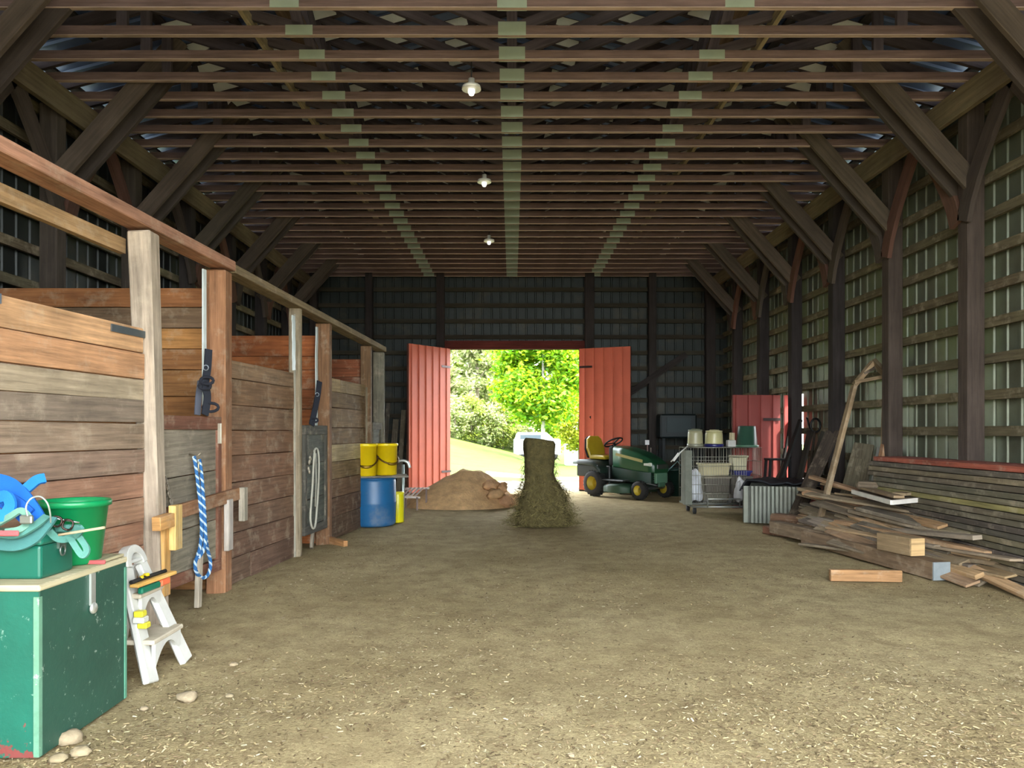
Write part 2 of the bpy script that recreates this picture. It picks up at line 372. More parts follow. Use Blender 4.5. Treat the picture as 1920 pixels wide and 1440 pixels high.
# ------------------------------------------------------------------ trusses
CZ = 4.65; CHH = .077; TC = c(112, 92, 85); TC2 = c(78, 70, 72)
def tz(x): return roofz(x) - .06
tr = thing('roof_truss', '', 'truss', (0, 5.92, CZ)); Y_ = 5.92
def part(name, segs, mm, cols, w=.04, h=.09, up=Z):
    m = MB()
    for (a, b) in segs: m.beam((a[0], Y_, a[1]), (b[0], Y_, b[1]), w, h, up=up, col=cols)
    return m.build(name, mm, tr)
zc = CZ + CHH / 2
m = MB(); m.beam((-4.62, Y_, zc), (4.62, Y_, zc), .042, CHH, col=TC); m.beam((-4.62, Y_, CZ - .001), (4.62, Y_, CZ - .001), .044, .006, col=c(180, 158, 142)); m.build('bottom_chord', DWOOD, tr)  # paler strip under the chord: floor bounce light put into the colour
part('top_chord', [((-4.62, tz(4.62)), (0, tz(0)))], DWOOD, TC2, .04, .12); part('top_chord', [((4.62, tz(4.62)), (0, tz(0)))], DWOOD, TC2, .04, .12)
for sx in (-1, 1):
    for (xa, xb) in ((.03, 2.0), (1.8, 2.0), (1.8, 3.3), (3.3, 3.3)):
        part('web', [((sx * xa, zc + .02), (sx * xb, tz(xb)))] if xa != xb else [((sx * 3.3, zc), (sx * 3.3, tz(3.3)))], DWOOD, TC2)
part('king_post', [((0, zc), (0, tz(0)))], DWOOD, TC2)
PLC = c(150, 160, 138)
for x, w, h in ((-1.8, .23, .085), (0, .235, .115), (1.8, .23, .085)):
    m = MB()
    for dy in (-.0225, .0225): m.box((x, Y_ + dy, zc + (.012 if x == 0 else 0)), (w, .003, h), PLC)
    m.build('chord_plate', PLATE, tr)
for sx in (-1, 1):
    for k in range(1, 6):
        x = .64 * k; m = MB(); t = Vector((1, 0, -sx * PITCH)).normalized() * .14
        ctr = Vector((sx * x, Y_ - .0225, tz(x))); m.beam(ctr - t, ctr + t, .003, .1, up=(0, 0, 1), col=c(236, 236, 224)); m.build('chord_plate', PLATE, tr)  # whiter plates at even steps along the top chord
TRY = [5.92 + .41 * k for k in range(26)]
tr['label'] = 'brown timber roof truss with metal plates, first from the camera end'; tr['group'] = 'roof trusses'
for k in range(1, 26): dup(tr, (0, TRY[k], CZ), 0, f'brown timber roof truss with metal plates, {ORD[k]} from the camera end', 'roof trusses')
for sx, sn in ((-1, 'left'), (1, 'right')):
    for k in range(8):
        x = .35 + .61 * k; m = MB(); z = roofz(x) + .07
        m.beam((sx * x, Y0 - .2, z), (sx * x, Y1 + .1, z), .09, .04, up=(sx * PITCH, 0, 1), col=jit(c(72, 68, 70), .1))
        tag(m.build('purlin', DWOOD), f'purlin under the {sn} roof slope, {ORD[k]} down from the ridge', 'purlin', f'{sn} roof purlins')
    m = MB(); m.beam((sx * 2.22, 5.6, CZ + CHH + .045), (sx * 2.22, 16.2, CZ + CHH + .045), .04, .09, col=c(150, 138, 108))
    tag(m.build('truss_runner', WOOD), f'thin timber runner laid along the truss chords on the {sn} side', 'runner')
    m = MB(); m.beam((sx * 1.95, 5.4, CZ + CHH + .22), (sx * 1.95, 11.2, CZ + CHH + .22), .2, .045, col=c(112, 94, 80))
    tag(m.build('bracing_board', DWOOD), f'wide lengthwise bracing board above the truss chords on the {sn} side', 'board')
# lamps
BULB = bpy.data.materials.new('lit_bulb'); BULB.use_nodes = True; BULB.node_tree.nodes['Principled BSDF'].inputs['Emission Color'].default_value = (1, .96, .86, 1); BULB.node_tree.nodes['Principled BSDF'].inputs['Emission Strength'].default_value = .22
LAMPP = [(884, 172, 6.95), (908, 345, 9.6), (917, 455, 12.6)]
for k, (x, y, d) in enumerate(LAMPP):
    p = P(x, y, d); top = CZ + .12 if k else CZ + .2
    w = ['nearest the camera', 'in the middle of the row', 'farthest from the camera'][k]
    t = thing('hanging_lamp', f'small bare bulb lamp hanging under the trusses, {w}', 'lamp', p, 0, 'ceiling lamps')
    m = MB(); m.lathe([(.0, .02), (.022, .028), (.034, .055), (.03, .085), (.02, .12)], 16, p - Vector((0, 0, .06)), c(240, 240, 230)); m.build('bulb', BULB, t)
    m = MB(); m.lathe([(.09, .02), (.085, .05), (.03, .07), (.03, .12), (.0, .12)], 16, p, c(225, 225, 215)); m.build('reflector', PLATE, t)
    m = MB(); m.tube([p + Vector((0, 0, .11)), (p.x, p.y, max(top, p.z + .2))], .006, 6, c(40, 40, 40)); m.build('cord', BLACKM, t)

# ------------------------------------------------------------------ big double doors and the side door
def door_leaf(name, hinge, free, z0, z1, label, col, trim):
    h = Vector((hinge[0], hinge[1], 0)); f = Vector((free[0], free[1], 0)); a = (f - h); L = a.length; a.normalize(); nrm = Vector((a.y, -a.x, 0))
    if nrm.y > 0: nrm = -nrm
    t = thing(name, label, 'door', (h.x, h.y, z0), 0, None, 'structure'); t['label'] = label
    m = MB(); clad(m, ribs(0, L, .21, .018), lambda q, of, z: h + a * q + nrm * (of + .03) + Z * z, lambda q: z0, lambda q: z1, col)
    m.build('door_sheet', REDD, t)
    m = MB()
    for z in (z0 + .06, (z0 + z1) / 2, z1 - .06): m.beam(h + Z * z, f + Z * z, .045, .11, col=trim)
    for q in (.05, L - .05): m.beam(h + a * q + Z * z0, h + a * q + Z * z1, .045, .11, up=a, col=trim)
    m.beam(h + a * .05 + Z * (z0 + .1), h + a * (L - .05) + Z * (z0 + z1) / 2, .04, .1, col=trim)
    m.build('door_frame', DWOOD, t)
    m = MB()
    for z in (z0 + .4, z1 - .4): m.beam(h + nrm * .05 + Z * z, h + a * .3 + nrm * .055 + Z * z, .008, .045, col=c(70, 60, 58))
    m.build('hinge', METAL, t)
    return t
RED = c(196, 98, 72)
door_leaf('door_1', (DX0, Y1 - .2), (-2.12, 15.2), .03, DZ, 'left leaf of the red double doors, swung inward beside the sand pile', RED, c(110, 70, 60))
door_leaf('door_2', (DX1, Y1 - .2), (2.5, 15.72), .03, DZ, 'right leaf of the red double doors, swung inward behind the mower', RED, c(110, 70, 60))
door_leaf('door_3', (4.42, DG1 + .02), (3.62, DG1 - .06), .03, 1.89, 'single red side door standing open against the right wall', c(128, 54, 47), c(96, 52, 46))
m = MB(); m.box((4.57, DG1 + .0, .96), (.16, .05, 1.86), c(200, 80, 72)); tag(m.build('door_jamb', REDD), 'narrow red jamb strip at the hinge edge of the side door', 'jamb')  # brighter red than the leaf: daylight at the hinge edge painted in

# ------------------------------------------------------------------ horse stalls, left
def sx_(Y): return -2.927 + .089 * Y
SN = Vector((1, -.089, 0)).normalized()
def S(Y, z, off=0.0): return Vector((sx_(Y), Y, z)) + SN * off
def lerp(a, b, t): return a + (b - a) * t
def planking(mb, Ya, Yb, bounds, cols, off=0.0, t=.04, gap=.006, slope=0.0):
    for k in range(len(bounds) - 1):
        za, zb = bounds[k], bounds[k + 1]; zm = (za + zb) / 2; h = za - zb - gap; tl = U(-.004, .004)
        nseg = random.choice((1, 2)) if Yb - Ya > .9 else 1; cut = lerp(Ya, Yb, U(.3, .7))
        for (q0, q1) in (((Ya, Yb),) if nseg == 1 else ((Ya, cut - .003), (cut + .003, Yb))):
            mb.beam(S(q0, zm + tl + slope * (q0 - Ya), off), S(q1, zm - tl + slope * (q1 - Ya), off + U(-.006, .006)), t, h, col=jit(cols[k % len(cols)], .08))
def stall_post(Y, ztop, label, col, w=.15, d=.15, p0=None, p1=None):
    m = MB(); a = p0 or S(Y, -.03); b = p1 or S(Y, ztop); m.beam(a, b, d, w, up=(0, 1, 0), col=col, w1=d, h1=w) if p0 is None else m.beam(a, b, .11, .12, up=(0, 1, 0), col=col, w1=.155, h1=.14); return tag(m.build('stall_post', WOOD, bevel=.01), label, 'post', 'stall posts')
stall_post(5.0, 2.6, 'pale worn stall post left of the nearest stall door', c(182, 166, 146), .12, .155, Vector((-2.36, 4.97, -.02)), Vector((-2.455, 4.97, 2.62)))
stall_post(6.08, 2.6, 'brown stall post with black halter right of the nearest stall door', c(158, 114, 82), .15, .16)
stall_post(7.72, 2.57, 'slim stall post left of the second stall door', c(150, 136, 112), .08, .12)
stall_post(8.58, 2.53, 'brown stall post right of the second stall door', c(132, 98, 70), .13, .16)
stall_post(10.3, 2.47, 'stall post left of the farthest stall door', c(118, 92, 66), .12, .14)
stall_post(10.95, 2.45, 'grey end post of the stall row beside the buckets', c(120, 116, 100), .1, .16)
# rails
m = MB(); m.beam(S(1.5, 2.755, .02), S(6.16, 2.655, .02), .17, .08, col=c(182, 136, 110)); tag(m.build('stall_header', WOOD, bevel=.006), 'reddish top rail of the near stalls sloping from the left edge', 'rail')
m = MB(); m.beam(S(6.17, 2.64, .02), S(11.0, 2.5, .02), .16, .07, col=c(146, 128, 98)); tag(m.build('stall_header', WOOD, bevel=.006), 'dusty grey top rail over the farther stalls', 'rail')
m = MB(); m.beam(S(1.5, 2.63, -.21), S(4.95, 2.525, -.1), .045, .1, col=c(172, 140, 100)); tag(m.build('stall_rail', WOOD), 'lower inner rail just under the near stall top rail', 'rail')
tan = [c(204, 160, 120), c(194, 148, 108), c(182, 164, 140), c(140, 126, 108), c(158, 134, 114), c(146, 122, 104), c(160, 122, 98), c(162, 124, 100), c(156, 118, 94), c(158, 122, 98), c(150, 116, 92), c(146, 112, 90)]
t = thing('stall_boarding', 'nearest stall front of wide tan and grey planks behind the green chest', 'stall front', S(3.9, 0), 0, 'stall fronts')
m = MB(); planking(m, 1.5, 4.9, [1.975, 1.81, 1.64, 1.5, 1.35, 1.185, 1.03, .87, .71, .55, .39, .22, .03], tan, .06); m.build('planking', WOOD, t, bevel=.003)
m = MB(); m.beam(S(4.55, 1.93, .085), S(4.9, 1.93, .085), .008, .045, col=c(120, 130, 135)); m.build('corner_strap', METAL, t)
m = MB(); m.beam(S(3.58, 1.95, .086), S(3.68, 1.95, .086), .008, .05, col=c(150, 165, 180)); m.build('corner_strap', METAL, t)
brn = [c(152, 124, 96), c(138, 108, 80), c(142, 112, 86), c(136, 102, 78), c(140, 106, 82), c(132, 102, 80), c(130, 100, 80), c(126, 98, 78), c(120, 94, 76)]
t = thing('stall_boarding', 'middle stall front of brown planks between the two nearer doors', 'stall front', S(6.9, 0), 0, 'stall fronts')
m = MB(); planking(m, 6.15, 7.68, [1.9, 1.745, 1.52, 1.305, 1.09, .86, .64, .43, .22, .0], brn, -.02); m.build('planking', WOOD, t, bevel=.003)
m = MB(); m.beam(S(7.69, .0, .01), S(7.69, 2.5, .01), .02, .03, up=(0, 1, 0), col=c(160, 156, 140)); m.build('corner_trim', WOOD, t)
t = thing('stall_boarding', 'farthest stall front with a pale third plank behind the yellow buckets', 'stall front', S(9.4, 0), 0, 'stall fronts')
m = MB(); planking(m, 8.66, 10.25, [1.93, 1.77, 1.58, 1.34, 1.14, .93, .72, .5, .27, .0], [c(160, 138, 100), c(122, 100, 70), c(128, 104, 76), c(124, 100, 70), c(178, 160, 118), c(140, 118, 84), c(122, 96, 72), c(110, 86, 66), c(104, 84, 66)], -.02); m.build('planking', WOOD, t, bevel=.003)
m = MB(); m.beam(S(10.28, .6, .02), S(10.28, 1.9, .02), .02, .12, up=(0, 1, 0), col=c(120, 112, 92)); m.build('batten', WOOD, t)
# partitions
for Y, zt, lab, cols, bounds in ((6.12, 2.47, 'plank partition beside the nearest stall door', [c(168, 112, 70), c(134, 108, 84), c(176, 128, 76), c(160, 112, 70), c(172, 122, 76), c(166, 116, 70), c(150, 104, 64)], [2.47, 2.31, 2.14, 1.97, 1.8, 1.58, 1.36, 1.15, .93, .7, .48, .25, 0]),
                               (8.62, 2.40, 'orange plank partition beside the second stall door', [c(176, 106, 62), c(170, 102, 60), c(164, 98, 58), c(160, 98, 60)], [2.4, 2.16, 2.0, 1.78, 1.55, 1.3, 1.1, .85, .6, .3, 0]),
                               (10.4, 2.30, 'dark plank partition at the far end of the stalls', [c(140, 84, 56), c(130, 80, 54)], [2.3, 2.05, 1.8, 1.55, 1.3, 1.05, .8, .5, .25, 0])):
    m = MB()
    for k in range(len(bounds) - 1):
        zm = (bounds[k] + bounds[k + 1]) / 2; h = bounds[k] - bounds[k + 1] - .006
        m.beam((-4.55, Y + U(-.004, .004), zm), (sx_(Y) - .1, Y, zm), .04, h, col=jit(cols[k % len(cols)], .1))
    tag(m.build('stall_partition', WOOD, bevel=.003), lab, 'partition', 'stall partitions')
# stall doors
def stall_door(Ya, Yb, zb, zt, label, panel, frame, off=.05, name='stall_gate'):
    t = thing(name, label, 'door', S((Ya + Yb) / 2, zb), 0, 'stall doors'); t['kind'] = 'thing'
    m = MB(); n = 3; bs = [zt - .09, lerp(zt, zb, .36), lerp(zt, zb, .68), zb + .08]
    for k in range(3): m.beam(S(Ya + .05, (bs[k] + bs[k + 1]) / 2 - .01, off - .005), S(Yb - .05, (bs[k] + bs[k + 1]) / 2 + .02, off - .005), .02, bs[k] - bs[k + 1] - .008, col=jit(panel, .06))
    m.build('panel', WOOD, t, bevel=.002)
    m = MB(); m.beam(S(Ya, zt - .05, off), S(Yb, zt - .05, off), .045, .1, col=frame); m.build('top_rail', WOOD, t, bevel=.004)
    m = MB(); m.beam(S(Ya, zb + .045, off), S(Yb, zb + .045, off), .045, .09, col=frame); m.build('bottom_rail', WOOD, t, bevel=.004)
    for q in (Ya + .035, Yb - .03):
        m = MB(); m.beam(S(q, zb + .09, off), S(q, zt - .1, off), .045, .07, up=(0, 1, 0), col=frame); m.build('stile', WOOD, t, bevel=.004)
    return t
d1 = stall_door(5.05, 5.98, .19, 1.41, 'nearest stall half door with grey panel and blue rope', c(142, 134, 116), c(128, 88, 70))
m = MB(); m.beam(S(5.0, .715, .1), S(6.2, .78, .1), .04, .1, col=c(150, 110, 80)); tag(m.build('door_bar', WOOD, bevel=.004), 'brown wooden bar slid across the nearest stall door', 'bar')
m = MB(); m.beam(S(4.995, .2, .16), S(4.995, .7, .16), .05, .09, up=(0, 1, 0), col=c(222, 172, 104)); m.build('upright', WOOD, d1, bevel=.003)
t = thing('bar_keeper', 'yellow new wood bar keeper on the left of the nearest stall door', 'keeper', S(5.1, .5))
m = MB(); m.beam(S(5.06, .5, .205), S(5.06, .80, .205), .05, .1, up=(0, 1, 0), col=c(232, 196, 124)); m.build('block', WOOD, t, bevel=.003)
m = MB(); m.beam(S(4.82, .70, .21), S(4.99, .71, .21), .06, .09, col=c(206, 156, 96)); m.build('crosspiece', WOOD, t, bevel=.003)
t = thing('bar_keeper', 'grey weathered bar keeper on the right of the nearest stall door', 'keeper', S(6.1, .4))
m = MB(); m.beam(S(6.24, .55, .13), S(6.24, .83, .13), .05, .08, up=(0, 1, 0), col=c(168, 160, 142)); m.build('block', WOOD, t, bevel=.004)
m = MB(); m.beam(S(6.02, .34, .11), S(6.02, .75, .11), .04, .1, up=(0, 1, 0), col=c(186, 178, 168)); m.build('backing', WOOD, t, bevel=.004)
m = MB()
for k in range(9):
    q = S(5.14 + .012 * k, .98 - .028 * k + .01 * (k % 2), .085); m.tube([q + Vector((0, .012 * math.cos(a), .016 * math.sin(a))) for a in [2 * PI * j / 8 for j in range(8)]], .004, 5, c(170, 160, 145), closed=True)
m.build('latch_chain', METAL, d1)
m = MB(); m.beam(S(5.93, 1.2, .08), S(5.93, 1.36, .08), .02, .03, up=(0, 1, 0), col=c(190, 180, 160)); m.build('hinge', METAL, d1)
d2 = stall_door(7.8, 8.5, .2, 1.36, 'second stall half door, dark grey with a pale rope loop', c(92, 96, 88), c(84, 82, 74))
m = MB(); q = S(7.86, .98, .09)
for k in range(7): m.blob(q + Vector((U(-.01, .02), U(-.03, .05), U(-.12, .05))), (.012, .016, .02), c(200, 192, 170), k, 8)
m.build('latch', METAL, d2)
d3 = stall_door(10.37, 10.88, .2, 1.42, 'farthest stall half door behind the yellow buckets', c(104, 104, 94), c(96, 90, 76))
# ropes
def helix_rope(mb, pts, r, colA, colB):
    pts = [Vector(p) for p in pts]; out = [[], [], []]; L = 0
    dense = []
    for a, b in zip(pts, pts[1:]):
        n = max(2, int((b - a).length / .008))
        for k in range(n): dense.append(a.lerp(b, k / n))
    dense.append(pts[-1])
    for i, p in enumerate(dense):
        tng = (dense[min(i + 1, len(dense) - 1)] - dense[max(0, i - 1)]).normalized(); s = tng.cross(Vector((1, .2, .1))).normalized(); u = s.cross(tng)
        if i: L += (p - dense[i - 1]).length
        for k in range(3):
            a = L * 95 + k * 2.094; out[k].append(p + s * math.cos(a) * r * .5 + u * math.sin(a) * r * .5)
    for k in range(3): mb.tube(out[k], r * .62, 6, (colA, colA, colB)[k])
def smoothpts(pts, n=8):
    pts = [Vector(p) for p in pts]; out = []
    for i in range(len(pts) - 1):
        p0, p1, p2, p3 = pts[max(i - 1, 0)], pts[i], pts[i + 1], pts[min(i + 2, len(pts) - 1)]
        for k in range(n):
            t = k / n; out.append(.5 * ((2 * p1) + (p2 - p0) * t + (2 * p0 - 5 * p1 + 4 * p2 - p3) * t * t + (3 * p1 - p0 - 3 * p2 + p3) * t ** 3))
    out.append(pts[-1]); return out
def SX(x, y, off):          # pixel onto the plane of the stall fronts moved out by off
    a = (x - CX) / F; oo = off / SN.x
    Y = (2.927 - oo) / (.089 - a); return P(x, y, Y)
t = thing('lead_rope', 'blue and white twisted rope hanging in a loop on the nearest stall door', 'rope', S(5.7, .22, .1))
m = MB()
helix_rope(m, smoothpts([SX(x, y, .13) for x, y in ((364, 856), (368, 880), (372, 915), (376, 950), (378, 990), (376, 1020), (371, 1040), (366, 1055), (368, 1072), (378, 1083), (388, 1080), (394, 1066), (394, 1050), (389, 1030), (385, 1000))], 6), .013, c(46, 104, 160), c(190, 210, 225)); m.build('loop', CLOTH, t)
m = MB(); helix_rope(m, smoothpts([SX(x, y, .15) for x, y in ((374, 862), (378, 890), (381, 930), (384, 970), (385, 1010), (381, 1032), (372, 1046))], 6), .013, c(46, 104, 160), c(190, 210, 225)); m.build('tail', CLOTH, t)
m = MB(); p = SX(374, 872, .15); m.tube([p + Vector((0, .018 * math.cos(a), .04 * math.sin(a) - .01)) for a in [2 * PI * j / 14 for j in range(14)]], .005, 6, c(190, 180, 150), closed=True); m.build('snap_hook', METAL, t)
m = MB(); p = SX(370, 852, .12); m.tube([p + Vector((-.06, 0, 0)), p + Vector((.0, 0, -.012)), p + Vector((.025, 0, .01))], .006, 6, c(150, 140, 120)); m.build('hook', METAL, d1)
t = thing('hose_loop', 'thin pale grey rope hung in a long loop on the second stall door', 'rope', S(8.2, .3, .1))
m = MB(); m.tube(smoothpts([SX(x, y, .12) for x, y in ((590, 845), (588, 870), (586, 910), (583, 950), (582, 975), (586, 990), (591, 985), (594, 955), (597, 910), (598, 865), (596, 845), (592, 841), (589, 846))], 5), .011, 8, c(176, 174, 158)); m.build('loop', CLOTH, t)
m = MB(); m.tube([SX(592, 850, .14), SX(593, 900, .14), SX(591, 950, .14)], .007, 6, c(160, 158, 144)); m.build('tail', CLOTH, t)
# pale strips on the posts
for x0_, ya, x1_, yb, wid, lab, off in ((383, 505, 383, 776, .05, 'white metal strip standing against the brown post by the nearest door', -.02), (550, 592, 551, 694, .06, 'crinkled silver strip on the slim post of the second door', .085), (594, 613, 593, 800, .055, 'crinkled silver strip on the brown post of the second door', -.02), (694, 655, 692, 780, .05, 'silver strip on the post of the farthest stall door', -.1)):
    m = MB(); a, b = SX(x0_, ya, off), SX(x1_, yb, off); n = 1 if 'white' in lab else 14
    pts = [a.lerp(b, k / n) + Vector((0, U(-.008, .008), 0) if n > 1 else (0, 0, 0)) for k in range(n + 1)]
    m.ribbon(pts, wid, .012, c(214, 226, 222), up=SN); tag(m.build('metal_strip', PLATE if n > 1 else PAINT), lab, 'strip')
# halters
def halter(pts, label, w, cross):
    t = thing('halter', label, 'halter', pts[-1])
    m = MB(); m.ribbon(smoothpts(pts, 5), w, .012, c(34, 38, 48), up=(.8, -.5, 0)); m.build('crown_strap', CLOTH, t)
    m = MB()
    for q, r in cross: m.tube([q + Vector((r * math.cos(a), -.02, r * .55 * math.sin(a))) for a in [2 * PI * k / 12 for k in range(12)]], .012, 6, c(28, 30, 40), closed=True)
    m.build('noseband', CLOTH, t)
    m = MB(); q = Vector(pts[1]); m.tube([q + Vector((.02 * math.cos(a), -.03, .02 * math.sin(a))) for a in [2 * PI * k / 10 for k in range(10)]], .004, 5, c(180, 185, 190), closed=True); m.build('buckle', METAL, t)
halter([SX(391, 655, .1), SX(389, 690, .1), SX(385, 720, .1), SX(389, 745, .1), SX(384, 778, .1)], 'black nylon halter hanging on the post by the nearest stall door', .06, [(SX(390, 714, .12), .05), (SX(397, 764, .12), .06), (SX(386, 724, .1), .045)])
m = MB(); m.ribbon([SX(376, 715, .0), SX(372, 745, .0), SX(370, 778, .0)], .05, .01, c(96, 100, 112), up=(.8, -.5, 0)); tag(m.build('strap', CLOTH), 'grey strap hanging behind the black halter', 'strap')
halter([SX(599, 715, .08), SX(596, 740, .08), SX(590, 770, .08), SX(584, 797, .08)], 'black halter hanging on the post of the second stall door', .07, [(SX(590, 788, .1), .04)])
# stick by the door foot, board on floor
m = MB(); a = SX(371, 1118, .12); a.z = 0; m.beam(a, SX(374, 1040, .12), .035, .05, up=(0, 1, 0), col=c(196, 184, 164)); tag(m.build('wood_stake', WOOD), 'pale stake standing under the nearest stall door by the brown post', 'stake')
m = MB(); m.beam(G(612, 1012, .04), G(648, 1022, .04), .05, .09, col=c(190, 140, 92)); tag(m.build('board_offcut', WOOD), 'orange board offcut lying at the foot of the second stall door', 'board')
m = MB(); m.beam(G(584, 1028, .02), P(588, 985, 8.27), .03, .05, up=(0, 1, 0), col=c(150, 140, 122)); tag(m.build('wood_stake', WOOD), 'short grey stake under the second stall door', 'stake')

exec_later = []
# ------------------------------------------------------------------ green chest and what stands on it
GXR, GXL, GY0, GY1, GZ = -1.883, -2.58, 2.97, 3.63, .665
GC, GL = c(40, 80, 66), c(40, 150, 120)
t = thing('storage_chest', 'big dark green wooden chest with cream edged lid in the left corner', 'chest', (-2.2, 3.3, 0))
m = MB(); m.box(((GXL + GXR) / 2 + .01, (GY0 + GY1) / 2 + .01, GZ / 2 - .01), (GXR - GXL - .03, GY1 - GY0 - .02, GZ - .02), GC); m.build('body', GREENBOX, t)
m = MB(); m.box(((GXL + GXR) / 2, GY0 + .01, GZ / 2), (GXR - GXL, .022, GZ), c(22, 96, 78)); m.build('front_panel', GREENWORN, t)
m = MB(); m.box((GXR - .005, (GY0 + GY1) / 2, GZ / 2), (.022, GY1 - GY0, GZ - .005), GC); m.build('side_panel', GREENBOX, t)
m = MB(); m.box((GXR - .004, GY0 + .002, GZ / 2 - .01), (.022, .022, GZ - .03), c(104, 150, 124)); m.build('corner_trim', GREENBOX, t); m = MB(); m.box((GXR + .004, GY1 - .008, GZ / 2 - .01), (.012, .018, GZ - .03), c(92, 150, 124)); m.build('corner_trim', GREENBOX, t)
m = MB(); m.box(((GXL + GXR) / 2, (GY0 + GY1) / 2, GZ + .01), (GXR - GXL + .02, GY1 - GY0 + .02, .028), c(196, 186, 150)); m.build('lid', WOOD, t, bevel=.008, seg=2)
m = MB(); y = 3.33; m.box((GXR + .012, y, GZ - .07), (.01, .035, .14), c(210, 214, 208)); m.lathe([(.0, -.006), (.022, -.006), (.026, 0), (.022, .008), (.0, .008)], 14, (GXR + .016, y, GZ - .155), c(220, 222, 214), Matrix.Rotation(PI / 2, 4, 'Y')); m.tube([(GXR + .02, y + .015 * math.cos(a), GZ - .155 + .02 * math.sin(a)) for a in [2 * PI * k / 12 for k in range(12)]], .004, 6, c(230, 230, 225), closed=True); m.build('hasp', METAL, t)
ZT = GZ + .0245
t = thing('tray_board', 'red edged board lying on the right end of the green chest', 'board', (-1.98, 3.5, ZT))
m = MB(); m.box((-1.955, 3.53, ZT + .008), (.14, .2, .014), c(186, 176, 140)); m.build('top', WOOD, t, bevel=.003)
m = MB(); m.box((-1.945, 3.424, ZT + .009), (.16, .014, .018), c(178, 84, 84)); m.build('edge_band', PAINT, t, bevel=.003)
t = thing('tack_box', 'small teal green plastic box heaped with straps on the chest', 'box', (-2.2, 3.18, ZT))
m = MB(); m.box((-2.2, 3.18, ZT + .07), (.53, .23, .14), c(22, 96, 78)); m.build('body', PLASTIC, t, bevel=.012, seg=2)
m = MB(); m.box((-2.2, 3.18, ZT + .162), (.55, .25, .045), c(24, 102, 84)); m.build('lid', PLASTIC, t, bevel=.012, seg=2)
m = MB(); m.box((-1.93, 3.2, ZT + .135), (.012, .05, .05), c(110, 130, 120)); m.tube([(-1.925, 3.2 + .018 * math.cos(a), ZT + .10 + .022 * math.sin(a)) for a in [2 * PI * k / 12 for k in range(12)]], .004, 6, c(120, 130, 125), closed=True); m.build('clasp', METAL, t)
t = thing('feed_bucket', 'bright green plastic bucket standing on the green chest', 'bucket', (-2.035, 3.47, ZT))
b0 = Vector((-2.035, 3.47, ZT)); BG = c(12, 130, 74)
m = MB(); m.lathe([(.0, 0), (.105, 0), (.112, .008), (.142, .262), (.155, .264), (.157, .285), (.150, .292), (.142, .288), (.136, .26), (.106, .015), (.0, .012)], 40, b0, BG); m.build('body', PLASTIC, t)
m = MB(); m.box((-2.06, 3.47, ZT + .262), (.12, .22, .012), c(180, 220, 195)); m.box((-2.0, 3.5, ZT + .266), (.08, .1, .008), c(40, 44, 46)); m.build('contents', PLASTIC, t)
m = MB(); m.tube(smoothpts([b0 + Vector((-.155, -.03, .27)), b0 + Vector((-.12, -.14, .29)), b0 + Vector((-.02, -.19, .24)), b0 + Vector((.10, -.13, .2))], 6), .004, 6, c(170, 180, 175)); m.build('handle', METAL, t)
TE = c(74, 128, 118)
def strap(name, pts, w, col, label, cat='strap', group=None, up=(0, -.6, .8), t=.012):
    m = MB(); m.ribbon(smoothpts(pts, 7), w, t, col, up=up); return tag(m.build(name, CLOTH), label, cat, group)
strap('nylon_strap', [P(-10, 1018, 3.045), P(30, 1022, 3.035), P(62, 1010, 3.045), P(85, 985, 3.065), P(96, 970, 3.095)], .05, c(62, 116, 112), 'broad teal nylon strap drooping over the front of the small green box', up=(0, -1, .35))
strap('nylon_strap', [P(-10, 1000, 3.015), P(30, 1003, 3.010), P(66, 985, 3.025), P(88, 968, 3.075)], .03, TE, 'narrower teal strap lying just above the broad drooping one', up=(0, -1, .4))
strap('nylon_strap', [P(-8, 984, 3.035), P(20, 968, 3.025), P(40, 958, 3.035), P(55, 974, 3.035), P(40, 992, 3.005), P(10, 998, 2.995)], .026, c(104, 148, 130), 'pale teal strap with buckle looping in front of the blue halter', up=(0, -1, .4))
strap('nylon_strap', [P(92, 995, 3.1), P(110, 1010, 3.125), P(135, 1008, 3.125), P(152, 992, 3.1), P(130, 990, 3.12), P(105, 990, 3.14)], .028, TE, 'teal strap curling off the right side of the small green box', up=(0, -1, .5))
strap('nylon_strap', [P(128, 1002, 3.135), P(140, 1022, 3.105), P(155, 1042, 3.095), P(163, 1030, 3.105), P(150, 1008, 3.125), P(140, 998, 3.1)], .024, c(82, 136, 124), 'teal strap end hanging below the green bucket', up=(.3, -1, .3))
m = MB(); p = P(50, 974, 2.985); m.box(p, (.05, .02, .035), c(150, 160, 150)); tag(m.build('strap_buckle', METAL, bevel=.005), 'metal buckle on the pale teal strap', 'buckle')
t = thing('blue_halter', 'bright blue webbing halter piled on the small green box', 'halter', (-2.3, 3.15, ZT + .18))
BL = c(14, 98, 190)
m = MB(); m.ribbon(smoothpts([P(-20, 905, 3.2), P(15, 915, 3.17), P(45, 945, 3.12), P(70, 985, 3.08)], 6), .09, .012, BL, up=(.2, -1, .4)); m.ribbon(smoothpts([P(-10, 930, 3.12), P(25, 945, 3.1), P(52, 968, 3.08)], 6), .07, .012, c(10, 86, 176), up=(.2, -1, .3)); m.build('crown_strap', CLOTH, t)
m = MB(); m.ribbon(smoothpts([P(40, 925, 3.16), P(55, 912, 3.17), P(70, 900, 3.18), P(84, 897, 3.2)], 5), .04, .02, c(20, 112, 200), up=(.2, -1, .2)); m.build('strap_end', CLOTH, t)
m = MB(); m.ribbon(smoothpts([P(-5, 935, 3.05), P(12, 930, 3.04), P(20, 948, 3.04), P(5, 968, 3.03), P(-10, 960, 3.03)], 5), .045, .012, c(24, 116, 206), up=(0, -1, .2)); m.build('noseband', CLOTH, t)
